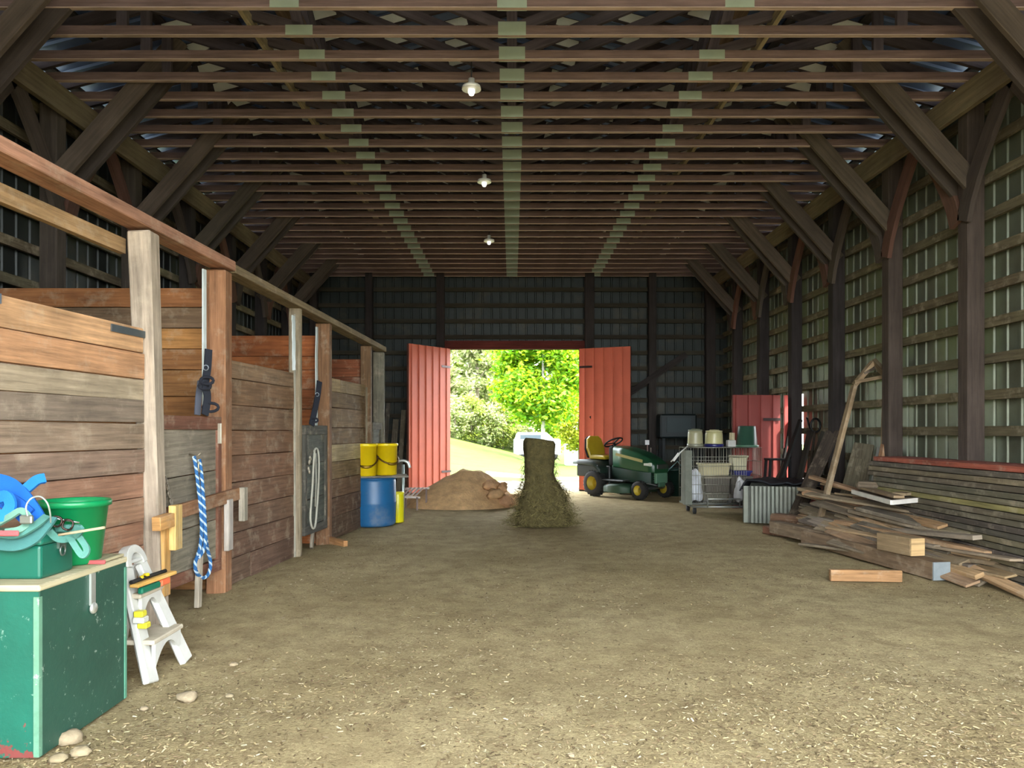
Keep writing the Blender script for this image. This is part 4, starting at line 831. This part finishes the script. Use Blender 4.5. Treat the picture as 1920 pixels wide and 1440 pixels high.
# ribbed bin under a tarp
bx0, bx1, by0, by1, bz = 3.29, 4.13, 10.6, 11.5, .52
t = thing('ribbed_bin', 'low grey bin of ribbed metal sheet covered by a black tarp', 'bin', ((bx0 + bx1) / 2, (by0 + by1) / 2, 0))
RG = c(116, 120, 108)
BU, BV, B0_ = Vector((.955, -.296, 0)), Vector((.296, .955, 0)), Vector((bx0, by0, 0)); BW, BD = .8, .72
for nm, runs, pos in (('front_sheet', ribs(0, BW, .055, .014), lambda q, of, z: B0_ + BU * q - BV * of + Z * z), ('side_sheet', ribs(0, BD, .055, .014), lambda q, of, z: B0_ + BV * q - BU * of + Z * z), ('side_sheet', ribs(0, BD, .055, .014), lambda q, of, z: B0_ + BU * BW + BV * q + BU * of + Z * z), ('back_sheet', ribs(0, BW, .055, .014), lambda q, of, z: B0_ + BV * BD + BU * q + BV * of + Z * z)):
    m = MB(); clad(m, runs, pos, lambda q: 0, lambda q: bz, RG); m.build(nm, METAL if 'x' in nm else SHEET, t)
m = MB()
n1, n2 = 26, 22; X0, X1, Y0_, Y1_ = bx0 - .06, 4.45, by0 + .03, 11.5
for j in range(n2 + 1):
    for i in range(n1 + 1):
        x = lerp(X0, X1, i / n1); y = lerp(Y0_ - .28 * i / n1, Y1_, j / n2); x = lerp(x, lerp(X0 + .42, X1, i / n1), j / n2); z = bz + .05 + .06 * noise.noise(Vector((x * 4, y * 2.2, 0))) + .025 * noise.noise(Vector((x * 11, y * 7, 2)))
        if i <= 1: z -= .06 * (2 - i)
        m.v.append((x, y, z))
for j in range(n2):
    for i in range(n1): q = j * (n1 + 1) + i; m.face((q, q + 1, q + n1 + 2, q + n1 + 1), [(0, 0)] * 4, c(36, 38, 42), True)
tp = m.build('black_tarp', BLACKM); sm_ = tp.modifiers.new('s', 'SOLIDIFY'); sm_.thickness = .02; tag(tp, 'crumpled black tarp spread over the ribbed grey bin', 'tarp')
m = MB(); m.box((4.38, 11.25, .24), (.36, .5, .46), c(58, 58, 54)); tag(m.build('dark_box', ROUGHP, bevel=.02), 'dark box behind the ribbed bin holding up the tarp', 'box')
m = MB(); m.box((4.34, 10.5, .36), (.3, .12, .17), c(150, 64, 58)); tag(m.build('red_case', PAINT, bevel=.01), 'small dull red case right of the ribbed bin', 'case')
m = MB(); m.box((4.38, 10.6, .135), (.36, .3, .26), c(60, 60, 54)); tag(m.build('dark_crate', ROUGHP, bevel=.01), 'low dark crate under the dull red case', 'crate')
t = thing('black_stool', 'black stool standing before the red side door', 'stool', (4.27, 12.0, 0))
m = MB(); m.box((4.27, 12.0, .845), (.36, .26, .03), BK); m.build('seat', BLACKM, t, bevel=.006)
for a, b in ((-1, -1), (1, -1), (-1, 1), (1, 1)):
    m = MB(); m.beam((4.27 + a * .2, 12.0 + b * .14, 0), (4.27 + a * .15, 12.0 + b * .1, .835), .035, .035, up=(0, 1, 0), col=BK); m.build('leg', BLACKM, t)
# leaning things by the right wall
def slab(name, pts, th, col, label, cat, mm=WOOD, group=None):
    pts = [Vector(p) for p in pts]; n = (pts[1] - pts[0]).cross(pts[3] - pts[0]).normalized() * th / 2; L = (pts[3] - pts[0]).length; W = (pts[1] - pts[0]).length
    m = MB(); m.hexa([pts[0] - n, pts[1] - n, pts[1] + n, pts[0] + n, pts[3] - n, pts[2] - n, pts[2] + n, pts[3] + n], L, W, th, col); return tag(m.build(name, mm, bevel=.003), label, cat, group)
slab('leaning_sheet', [(3.95, 9.3, .02), (4.2, 9.04, .02), (4.52, 9.32, 1.12), (4.44, 9.68, 1.15)], .03, c(110, 102, 82), 'wide brown panel leaning on the right wall inside the pointed frame', 'panel')
slab('leaning_sheet', [(4.2, 8.98, .02), (4.3, 8.88, .02), (4.57, 9.12, 1.08), (4.52, 9.24, 1.1)], .025, c(164, 164, 156), 'pale grey strip leaning against the brown panel', 'panel')
slab('leaning_sheet', [(4.34, 8.84, .02), (4.42, 8.78, .02), (4.6, 8.95, 1.0), (4.57, 9.05, 1.02)], .025, c(150, 146, 134), 'narrow pale board leaning next to the pale grey strip', 'panel')
slab('leaning_sheet', [(3.7, 10.15, .02), (3.82, 9.95, .02), (4.5, 10.25, 1.3), (4.42, 10.5, 1.3)], .03, c(78, 68, 58), 'dark board leaning behind the wide brown panel', 'panel')
t = thing('pointed_frame', 'tall wooden frame with a pointed gable top leaning on the right wall', 'frame', (4.2, 9.6, 0))
WF = c(150, 128, 98); d1_, d2_ = 9.9, 9.2
q = [P(1535, 985, 8.95), P(1556, 905, 10.0), P(1602, 722, 9.3), P(1638, 678, 9.25), P(1662, 703, 9.05), P(1658, 832, 8.95), P(1632, 905, 8.8)]
for a, b in ((0, 1), (1, 2)): pass
m = MB(); m.beam(q[0], q[2], .05, .09, up=(0, -1, 0), col=WF); m.build('side_rail', WOOD, t, bevel=.004)
m = MB(); m.beam(q[2], q[3], .05, .1, up=(0, -1, 0), col=WF); m.build('gable_rail', WOOD, t, bevel=.004)
m = MB(); m.beam(q[3], q[4], .05, .1, up=(0, -1, 0), col=c(132, 116, 90)); m.build('gable_rail', WOOD, t, bevel=.004)
m = MB(); m.beam(q[4], q[5], .05, .09, up=(0, -1, 0), col=c(132, 116, 90)); m.build('side_rail', WOOD, t, bevel=.004)
m = MB(); m.beam(q[5], Vector((q[6].x, q[6].y, .3)), .05, .08, up=(0, -1, 0), col=c(150, 112, 80)); m.build('foot_rail', WOOD, t, bevel=.004)
m = MB(); m.beam(P(1604, 716, 9.27), P(1658, 706, 9.1), .04, .08, up=(0, -1, 0), col=WF); m.beam(P(1620, 700, 9.25), P(1640, 690, 9.2), .03, .05, up=(0, -1, 0), col=c(70, 60, 50)); m.build('cross_rail', WOOD, t)
rl = random.Random(11)
for k in range(9):
    x = 4.05 + rl.uniform(0, .3); y = 10.9 + .17 * k; zt = rl.uniform(.95, 1.55); col = jit((c(70, 68, 60), c(92, 88, 74), c(54, 54, 52))[k % 3], .1)
    m = MB(); m.beam((x, y + rl.uniform(-.25, .25), .0), (4.59 - rl.uniform(0, .06), y, zt), .03, rl.choice((.08, .12, .17)), up=(0, -1, 0), col=col)
    tag(m.build('leaning_board', DWOOD), f'dark board leaning on the right wall behind the ribbed bin, {ORD[k]} from the camera', 'board', 'boards leaning behind the bin')
t = thing('garden_fork', 'dark tool with a ring shaped head standing among the leaning boards', 'tool', (4.3, 10.75, 0))
m = MB(); m.tube([(4.12, 10.6, 0), (4.42, 10.9, 1.3)], .018, 8, c(60, 52, 44)); m.build('shaft', DWOOD, t)
m = MB(); p = Vector((4.43, 10.92, 1.38)); m.tube([p + Vector((.07 * math.cos(a), -.02, .1 * math.sin(a))) for a in [2 * PI * k / 16 for k in range(16)]], .016, 6, BK, closed=True); m.tube([p + Vector((-.07, 0, -.05)), p + Vector((-.12, 0, .12))], .014, 6, BK); m.build('head', METAL, t)
# back left corner clutter
for k, (x, y, zt, w, col) in enumerate(((-2.55, 16.0, 1.55, .12, c(112, 104, 88)), (-2.38, 16.0, 1.75, .1, c(126, 118, 98)), (-2.22, 16.02, 1.45, .13, c(120, 112, 92)), (-2.7, 15.9, 1.9, .08, c(96, 90, 80)))):
    m = MB(); m.beam((x, y - .35, 0), (x + .03, y + .22, zt), .03, w, up=(1, 0, 0), col=col); tag(m.build('leaning_plank', WOOD), f'pale plank leaning on the back wall left of the doors, {ORD[k]} of four', 'plank', 'planks by the back wall')

# ------------------------------------------------------------------ lumber
def board(p0, p1, w, h, col, label, name='board', group=None, mm=WOOD, bevel=.004, up=Z):
    m = MB(); m.beam(p0, p1, w, h, up=up, col=col); return tag(m.build(name, mm, bevel=bevel), label, 'lumber', group)
board((3.25, 9.25, .115), (3.78, 7.2, .105), .15, .15, c(126, 108, 86), 'long brown squared timber at the front edge of the lumber pile', 'timber', bevel=.008)
board((3.4, 8.6, .09), (3.72, 6.48, .085), .16, .155, c(130, 108, 84), 'square timber with a grey sawn end nearest the camera', 'timber', bevel=.006)
m = MB(); a = Vector((3.72, 6.475, .085)); dr = (a - Vector((3.4, 8.6, .09))).normalized(); m.beam(a, a + dr * .012, .162, .157, col=c(132, 140, 142)); tag(m.build('timber_end_cap', ROUGHP), 'grey painted cut end on the front timber', 'end')
t = thing('timber_block', 'short thick block with a pale yellow cut end on the front timber', 'block', (3.6, 6.9, .17))
m = MB(); m.beam((3.54, 7.12, .255), (3.645, 6.72, .255), .15, .16, col=c(150, 128, 96)); m.build('body', WOOD, t, bevel=.004)
m = MB(); m.beam((3.6455, 6.718, .255), (3.648, 6.708, .255), .146, .156, col=c(196, 164, 116)); m.build('cut_end', WOOD, t)
board(G(1556, 1078, .05), G(1690, 1080, .05), .05, .1, c(160, 122, 84), 'orange brown board lying alone on the floor before the lumber pile', 'floor_board')
m = MB(); m.beam((3.42, 9.75, .13), (3.66, 9.3, .13), .2, .2, col=c(124, 96, 74)); tag(m.build('timber_offcut', WOOD, bevel=.03), 'stubby brown timber offcut at the far end of the lumber pile', 'lumber')
m = MB(); m.beam((3.75, 9.7, .13), (3.86, 9.35, .13), .18, .2, col=c(92, 82, 68)); tag(m.build('timber_offcut', WOOD, bevel=.03), 'greyer timber offcut beside the stubby brown one', 'lumber')
m = MB(); m.beam((3.25, 9.5, .05), (3.5, 9.0, .05), .18, .1, col=c(120, 84, 66)); tag(m.build('timber_offcut', WOOD, bevel=.01), 'low reddish offcut on the floor under the stubby timbers', 'lumber')
rp = random.Random(5); cols = [c(142, 124, 99), c(158, 140, 113), c(127, 113, 93), c(167, 138, 104), c(115, 104, 90), c(176, 145, 106), c(145, 133, 115)]
for k in range(105):
    u = rp.random() ** .85; lay = rp.random(); ztop = .10 + .52 * u
    z = lerp(.05, ztop, lay ** .6); ym = rp.uniform(7.0, 8.9); L = rp.uniform(1.2, 2.7); xa = 3.35 + .95 * u
    ang = .24 + rp.gauss(0, .1); dx = math.sin(ang) * L / 2; dy = math.cos(ang) * L / 2
    xm = xa + .2 * (8.2 - ym) + .04; x0, x1 = xm - dx, xm + dx
    if x1 > 4.6: s_ = x1 - 4.6; x0 -= s_; x1 -= s_
    y0_ = ym + dy; need = 545 * y0_ / F - x0
    if need > 0: x0 += need; x1 = min(x1 + need, 4.58)
    tl = rp.gauss(.02, .03) * L; p0 = Vector((x0, ym + dy, max(.03, z + tl))); p1 = Vector((x1, ym - dy, max(.03, z - tl)))
    board(p0, p1, rp.choice((.09, .12, .14, .18)), rp.choice((.022, .025, .04)), jit(rp.choice(cols), .15), 'weathered loose board in the jumbled lumber pile on the right', 'loose_board', 'jumbled lumber pile', up=Vector((rp.gauss(-.15, .15), rp.gauss(0, .06), 1)))
for a_, b_ in (((1525, 962, 9.3), (1720, 1010, 7.3)), ((1545, 950, 9.3), (1800, 1010, 7.0)), ((1500, 990, 9.1), (1660, 1025, 7.7)), ((1540, 975, 9.0), (1740, 1020, 7.2)), ((1560, 938, 9.2), (1830, 1000, 6.9)), ((1512, 975, 9.2), (1640, 1003, 7.9)), ((1600, 960, 8.6), (1880, 1035, 6.5)), ((1650, 985, 7.9), (1890, 1050, 6.3)), ((1640, 950, 8.4), (1900, 1010, 6.4))):
    board(P(*a_), P(*b_), rp.choice((.1, .13, .16)), .026, jit(rp.choice([c(160, 128, 92), c(142, 122, 96), c(168, 136, 98)]), .1), 'weathered loose board in the jumbled lumber pile on the right', 'loose_board', 'jumbled lumber pile', up=Vector((-.2 + rp.gauss(0, .1), 0, 1)))
board(P(1580, 944, 8.9), P(1770, 987, 7.0), .13, .028, c(164, 130, 92), 'long light brown board sloping across the top of the lumber pile', 'loose_board', up=Vector((-.3, 0, 1)))
board(P(1525, 960, 9.3), P(1700, 1000, 7.6), .10, .025, c(150, 116, 80), 'light brown board at the left edge of the lumber pile', 'loose_board', up=Vector((-.3, 0, 1)))
board(P(1772, 930, 7.9), P(1935, 1000, 6.35), .13, .03, c(124, 112, 92), 'wide grey brown board slanting to the right edge of the photo', 'loose_board', up=Vector((-.35, 0, 1)))
t = thing('edged_slab', 'flat panel with bright white edges lying on the lumber pile', 'panel', (4.1, 8.1, .6))
Bq = [Vector((3.93, 8.62, .60)), Vector((3.71, 7.3, .60)), Vector((4.44, 7.72, .61)), Vector((4.5, 8.9, .61))]
m = MB(); n_ = Vector((0, 0, .012)); m.hexa([Bq[0] - n_, Bq[1] - n_, Bq[1] + n_, Bq[0] + n_, Bq[3] - n_, Bq[2] - n_, Bq[2] + n_, Bq[3] + n_], .7, 1.3, .02, c(120, 104, 84)); m.build('board', WOOD, t)
m = MB(); m.beam(Bq[0], Bq[1], .025, .045, col=c(216, 212, 200)); m.beam(Bq[1], Bq[2], .025, .045, col=c(226, 222, 212)); m.build('white_edging', PAINT, t)
m = MB(); m.beam(Bq[0] + Vector((.1, .0, .05)), Bq[1] + Vector((.1, .05, .05)), .1, .025, col=c(150, 128, 98)); tag(m.build('loose_board', WOOD), 'tan board lying along the white edged panel', 'lumber')
m = MB(); m.beam(Vector((3.95, 7.62, .655)), Vector((4.42, 7.98, .665)), .14, .025, col=c(156, 136, 104)); tag(m.build('loose_board', WOOD), 'short tan board across the white edged panel', 'lumber')
m = MB(); m.beam(Vector((4.0, 8.6, .68)), Vector((4.45, 8.2, .68)), .3, .09, col=c(118, 104, 86)); tag(m.build('timber_offcut', WOOD, bevel=.03), 'broad grey brown slab on top of the lumber pile near the wall', 'lumber')
# stack along the wall
for k in range(18):
    z = .045 + .0555 * k
    for j in range(2):
        if k < 8 and j: continue
        x = 4.18 + .22 * j; col = jit(rp.choice([c(112, 104, 84), c(100, 94, 78), c(122, 112, 88), c(92, 86, 76)]), .12)
        if k == 11 and j == 0: col = c(150, 142, 92)
        if k == 17: col = c(160, 88, 70) if j == 0 else c(136, 74, 64)
        y1 = 8.56 + rp.uniform(-.16, .05); w_ = .2
        if k < 8: x, w_ = 4.3, .42
        board((x, y1, z), (x + rp.uniform(-.015, .015), 5.6, z), w_, .048, col, (f'plank in the long stack on the right wall, {ORD[17 - k]} layer from the top, {"outer" if j == 0 else "wall"} side') if k < 17 else ('worn red plank topping the long stack on the right wall, ' + ('outer one' if j == 0 else 'wall side one')), 'stacked_plank', 'long plank stack', bevel=.003)
m = MB(); m.blob(P(1900, 903, 6.5), (.14, .1, .055), c(34, 40, 52), 2, 14, .25); tag(m.build('dark_rag', CLOTH), 'dark blue rag stuffed on the plank stack at the right edge', 'rag')

# ------------------------------------------------------------------ stones and shavings
for k, (x, y, r) in enumerate(((353, 1310, .045), (129, 1388, .05), (152, 1412, .035), (438, 1247, .022), (270, 1330, .018), (430, 1306, .018), (110, 1425, .03), (1072, 1418, .012), (548, 1030, .02))):
    p = G(x, y); m = MB(); m.blob((p.x, p.y, r * .25), (r * 1.2, r, r * .55), jit(c(150, 134, 106), .1), k, 12, .2)
    tag(m.build('stone', STONE), ('pale flat stone on the floor before the step ladder', 'tan stone at the foot of the green chest', 'smaller stone in front of the chest foot stone', 'small pale pebble on the floor right of the ladder', 'tiny pebble left of the flat stone by the ladder', 'tiny pebble right of the flat stone by the ladder', 'stone at the bottom edge beside the chest corner', 'tiny pebble at the bottom middle of the floor', 'small stone by the middle stall front')[k], 'stone')
m = MB(); rc = random.Random(9); pal = [c(192, 174, 130), c(178, 160, 118), c(166, 148, 110), c(206, 192, 158), c(146, 128, 96), c(124, 106, 78), c(104, 88, 64)]
def chip(x, y, z0=None):
    s = rc.uniform(.3, 1) ** 1.5; L = .0125 * s; W = .0036 * s; a = rc.uniform(0, PI); z = fh(x, y) + rc.uniform(.002, .008)
    d = Vector((math.cos(a) * L, math.sin(a) * L, rc.uniform(-.25, .25) * L)); w = Vector((-math.sin(a) * W, math.cos(a) * W, rc.uniform(-.4, .4) * W)); p = Vector((x, y, z)); o = len(m.v)
    m.v += [tuple(p - d - w), tuple(p + d - w), tuple(p + d + w), tuple(p - d + w)]; m.face((o, o + 1, o + 2, o + 3), [(0, 0)] * 4, jit(rc.choice(pal), .15))
cnt = 0
while cnt < 52000:
    y = 2.4 + 9 * rc.random() ** 1.9; x = rc.uniform(-.8, .8) * y
    if x > 4.5 or x < sx_(y) + .05: continue
    dens = .5 + .9 * noise.noise(Vector((x * .9, y * .7, 7))) + .3 * noise.noise(Vector((x * 3, y * 3, 1)))
    if -2.4 < x - sx_(y) - 1 < -.1 and 5.8 < y < 9: dens += .5
    if rc.random() > dens: continue
    chip(x, y); cnt += 1
o = m.build('wood_shavings', ROUGHP, origin='none'); tag(o, 'pale wood shavings and straw scattered over the dirt floor', 'shavings', None, 'stuff')

# ------------------------------------------------------------------ outdoors beyond the doors
def gz(x, y):
    if y < 18: return -.03
    a = x / y; tab = [(-.25, 2.6), (-.085, .95), (0, -.0), (.03, -.5), (.06, -.72), (.3, -.8)]
    z45 = tab[0][1] if a < tab[0][0] else tab[-1][1]
    for (a0, z0), (a1, z1) in zip(tab, tab[1:]):
        if a0 <= a <= a1: z45 = lerp(z0, z1, (a - a0) / (a1 - a0))
    t = (y - 18) / 27; z = -.03 + z45 * min(t, 1) ** 1.1
    if y > 48: z += (y - 48) * (.16 if a < .0 else .16 * max(0, 1 - a / .05))
    return z
GRASS = mat('lawn_grass', .9, attr=True, noise_amt=.25, noise_scale=1.5, bump=.5, bump_scale=12, spec=.1)
m = MB(); ys = [Y1 + .04 + .35 * k for k in range(20)] + [23.5 + 1.5 * k for k in range(30)] + [72, 90, 120]; xs = [-60, -40, -25, -16] + [-12 + .8 * k for k in range(31)] + [16, 25, 40, 60]
for y in ys:
    for x in xs: m.v.append((x, y, gz(x, y) + .03 * noise.noise(Vector((x, y, 0)))))
for j in range(len(ys) - 1):
    for i in range(len(xs) - 1):
        q = j * len(xs) + i; yy = ys[j]; gravel = yy < 19.6 + .5 * math.sin(xs[i]) or (21.2 < yy < 23.2 and xs[i] > -1)
        m.face((q, q + 1, q + len(xs) + 1, q + len(xs)), [(0, 0)] * 4, c(110, 106, 92) if gravel else jit(c(74, 90, 34), .05), True)
o = m.build('lawn', GRASS, origin='none'); o['kind'] = 'structure'; o['label'] = 'sunlit lawn and gravel sloping up outside the back doors'
m = MB(); m.v = [(-60, -60, -.06), (60, -60, -.06), (60, -3.0, -.06), (-60, -3.0, -.06), (-60, -3.0, -.06), (-HW - .05, -3, -.06), (-HW - .05, 17, -.06), (-60, 17, -.06), (HW + .05, -3, -.06), (60, -3, -.06), (60, 17, -.06), (HW + .05, 17, -.06)]
for q in ((0, 1, 2, 3), (4, 5, 6, 7), (8, 9, 10, 11)): m.face(q, [(0, 0)] * 4, c(104, 102, 88))
o = m.build('ground', GRASS, origin='none'); o['kind'] = 'structure'; o['label'] = 'open yard around the barn'
BARK = mat('bark', .9, attr=True, noise_amt=.2, bump=.4)
def tree(x, y, h, cr, base, kind, label, n, leaf, cols, trunk=.12, seed=0, tcol=c(120, 110, 95)):
    z0 = gz(x, y); t = thing('tree', label, 'tree', (x, y, z0), 0, 'trees outside'); r = random.Random(seed)
    m = MB(); m.tube([(x, y, z0 - .1), (x + .05, y, z0 + h * .4), (x, y, z0 + h * .9)], trunk, 10, tcol, scales=[1, .7, .25])
    for k in range(7):
        a = r.uniform(0, 2 * PI); zz = z0 + base + (h - base) * r.uniform(.0, .6); q = cr * .6
        m.tube([(x, y, zz), (x + q * math.cos(a), y + q * math.sin(a), zz + q * .6)], trunk * .25, 6, tcol, scales=[1, .4])
    m.build('trunk', BARK, t)
    m = MB(); cl = []
    for k in range(90 if kind == 'round' else 70):
        if kind == 'round':
            a = r.uniform(0, 2 * PI); ph_ = math.acos(r.uniform(-1, 1)); rr = r.uniform(.55, 1) ** .5
            cl.append((Vector((x + cr * rr * math.sin(ph_) * math.cos(a), y + cr * rr * math.sin(ph_) * math.sin(a), z0 + base + (h - base) * (.5 + .5 * rr * math.cos(ph_)))), cr * .3))
        else:
            u = r.random() ** .8; a = r.uniform(0, 2 * PI); rr = cr * (1 - u * .9) * r.uniform(.3, 1); cl.append((Vector((x + rr * math.cos(a), y + rr * math.sin(a), z0 + base + (h - base) * u)), cr * .24))
    for k in range(n):
        p, s = r.choice(cl); p = p + Vector((r.gauss(0, s * .6), r.gauss(0, s * .6), r.gauss(0, s * .4)))
        d = Vector((r.uniform(-1, 1), r.uniform(-1, 1), r.uniform(-.7, .4))).normalized() * leaf * r.uniform(.6, 1.2); w = d.cross(Vector((r.uniform(-1, 1), r.uniform(-1, 1), r.uniform(-1, 1)))).normalized() * leaf * .45
        o = len(m.v); m.v += [tuple(p - d), tuple(p + w), tuple(p + d), tuple(p - w)]; q = r.choice(cols); f = r.uniform(.8, 1.15); m.face((o, o + 1, o + 2, o + 3), [(0, 0)] * 4, (q[0] * f, q[1] * f, q[2] * f))
    m.build('foliage', LEAF, t)
MAPLE = [c(106, 150, 11), c(129, 166, 15), c(81, 132, 11), c(151, 171, 24)]
PALE = [c(131, 144, 84), c(151, 157, 103), c(111, 127, 68), c(159, 160, 119)]
OLIVE = [c(125, 141, 50), c(145, 152, 62), c(102, 122, 41)]
tree(1.55, 38, 7.2, 2.05, 2.2, 'round', 'bright green maple with a pale trunk outside the double doors', 24000, .15, MAPLE, .13, 21, c(150, 148, 138))
tree(3.75, 42, 3.6, 1.2, 1.0, 'round', 'small yellow green tree at the right edge of the doorway', 6000, .12, [c(142, 150, 30), c(130, 148, 26), c(152, 156, 44)], .08, 22)
tree(2.7, 54, 8.5, 2.2, .6, 'round', 'green tree behind the maple trunk outside', 14000, .15, MAPLE, .12, 31)
for k, (x, y, h, cr, ks) in enumerate(((-4.4, 50, 12, 2.0, PALE), (-2.5, 53, 12.5, 2.1, PALE), (-.7, 56, 12, 2.1, OLIVE), (-5.4, 57, 14, 2.2, OLIVE), (-3.4, 60, 15, 2.4, PALE), (-1.4, 63, 16, 2.5, PALE), (.6, 60, 13, 2.2, OLIVE), (.2, 66, 15, 2.6, PALE))):
    tree(x, y, h, cr, .3, 'cone', f'tall pale green conifer on the slope outside the doors, {ORD[k]} of the stand', 8000, .22, ks, .18, 40 + k)
for k, (x, y) in enumerate(((-3.6, 46.5), (-2.6, 47.2), (-1.5, 47.5), (-.6, 48), (.4, 49))):
    tree(x, y, 2.6 + .3 * (k % 2), 1.0, .1, 'round', f'low olive bush along the top of the lawn outside, {ORD[k]} from the left', 2600, .12, OLIVE if k % 2 else PALE, .06, 60 + k)
# white vehicle and white wall outside
vx, vy = 1.55, 47.0; vz = gz(vx, vy)
t = thing('white_van', 'white van parked on the lawn, mostly hidden by the hay', 'van', (vx, vy, vz))
m = MB(); m.box((vx, vy, vz + .85), (2.9, 1.8, 1.0), c(190, 196, 206)); m.loft([[Vector((vx + p, vy + q, vz + 1.3)) for p, q in ((-1.4, -.88), (1.1, -.88), (1.1, .88), (-1.4, .88))], [Vector((vx + p, vy + q, vz + 1.75)) for p, q in ((-1.25, -.75), (.6, -.75), (.6, .75), (-1.25, .75))]], c(190, 196, 206), sm=False); m.build('body', PAINT, t, bevel=.05)
m = MB(); m.box((vx - .4, vy - .86, vz + 1.48), (1.3, .06, .28), c(60, 70, 80)); m.build('window', PLASTIC, t)
for dx in (-.9, .95):
    for dy in (-.8, .8):
        m = MB(); m.lathe([(.0, -.1), (.2, -.1), (.33, -.08), (.33, .08), (.2, .1), (.0, .1)], 20, (vx + dx, vy + dy, vz + .33), c(40, 40, 42), Matrix.Rotation(PI / 2, 4, 'X')); m.build('wheel', BLACKM, t)
wx, wy = 3.9, 43.5; wz = gz(wx, wy) - .05
t = thing('white_shed', 'low white walled shed beyond the lawn at the right of the doorway', 'shed', (wx, wy, wz))
m = MB(); m.box((wx + .6, wy + 1.2, wz + .6), (2.6, 2.0, 1.2), c(196, 196, 202)); m.build('wall', PAINT, t)
m = MB(); m.beam((wx - .15, wy + .17, wz), (wx - .15, wy + .17, wz + 2.2), .08, .08, up=(0, 1, 0), col=c(200, 206, 214)); m.build('corner_post', PAINT, t)
m = MB(); m.box((wx + .6, wy + 1.2, wz + 1.23), (2.8, 2.2, .06), c(226, 228, 232)); m.build('roof', PAINT, t)

# ------------------------------------------------------------------ light and camera
W = bpy.data.worlds.new('World'); bpy.context.scene.world = W; W.use_nodes = True
bg = W.node_tree.nodes['Background']; bg.inputs['Color'].default_value = (.90, .95, 1.0, 1); bg.inputs['Strength'].default_value = 2.6
sd = bpy.data.lights.new('sun', 'SUN'); sd.energy = 3.0; sd.angle = R(3); sd.color = (1, .95, .86)
so = bpy.data.objects.new('sun', sd); C.objects.link(so); so.rotation_euler = Vector((.72, -.3, .8)).to_track_quat('Z', 'Y').to_euler()
for nm, loc, rot, sx0, sy0 in (('front_opening', ((FX0 + FX1) / 2, Y0 - .02, FZ / 2), (R(-90), 0, 0), FX1 - FX0, FZ), ('back_doorway', ((DX0 + DX1) / 2, Y1 + .02, DZ / 2), (R(90), 0, 0), DX1 - DX0, DZ)):
    ld = bpy.data.lights.new(nm, 'AREA'); ld.shape = 'RECTANGLE'; ld.size = sx0; ld.size_y = sy0; ld.cycles.is_portal = True
    lo = bpy.data.objects.new(nm, ld); C.objects.link(lo); lo.location = loc; lo.rotation_euler = rot
cd = bpy.data.cameras.new('camera'); cd.sensor_width = 36; cd.lens = F * 36 / 1920; cd.shift_y = (HY - 720) / 1920; cd.clip_start = .05; cd.clip_end = 400
co = bpy.data.objects.new('camera', cd); C.objects.link(co); co.location = (0, 0, CAMH); co.rotation_euler = (PI / 2, 0, 0)
sc = bpy.context.scene; sc.camera = co
vs = sc.view_settings; vs.view_transform = 'Standard'; vs.look = 'None'; vs.exposure = 2.7; vs.gamma = 1.0; vs.use_curve_mapping = False
sc.cycles.max_bounces = 8; sc.cycles.diffuse_bounces = 6; sc.cycles.use_denoising = True; sc.cycles.sample_clamp_indirect = 6
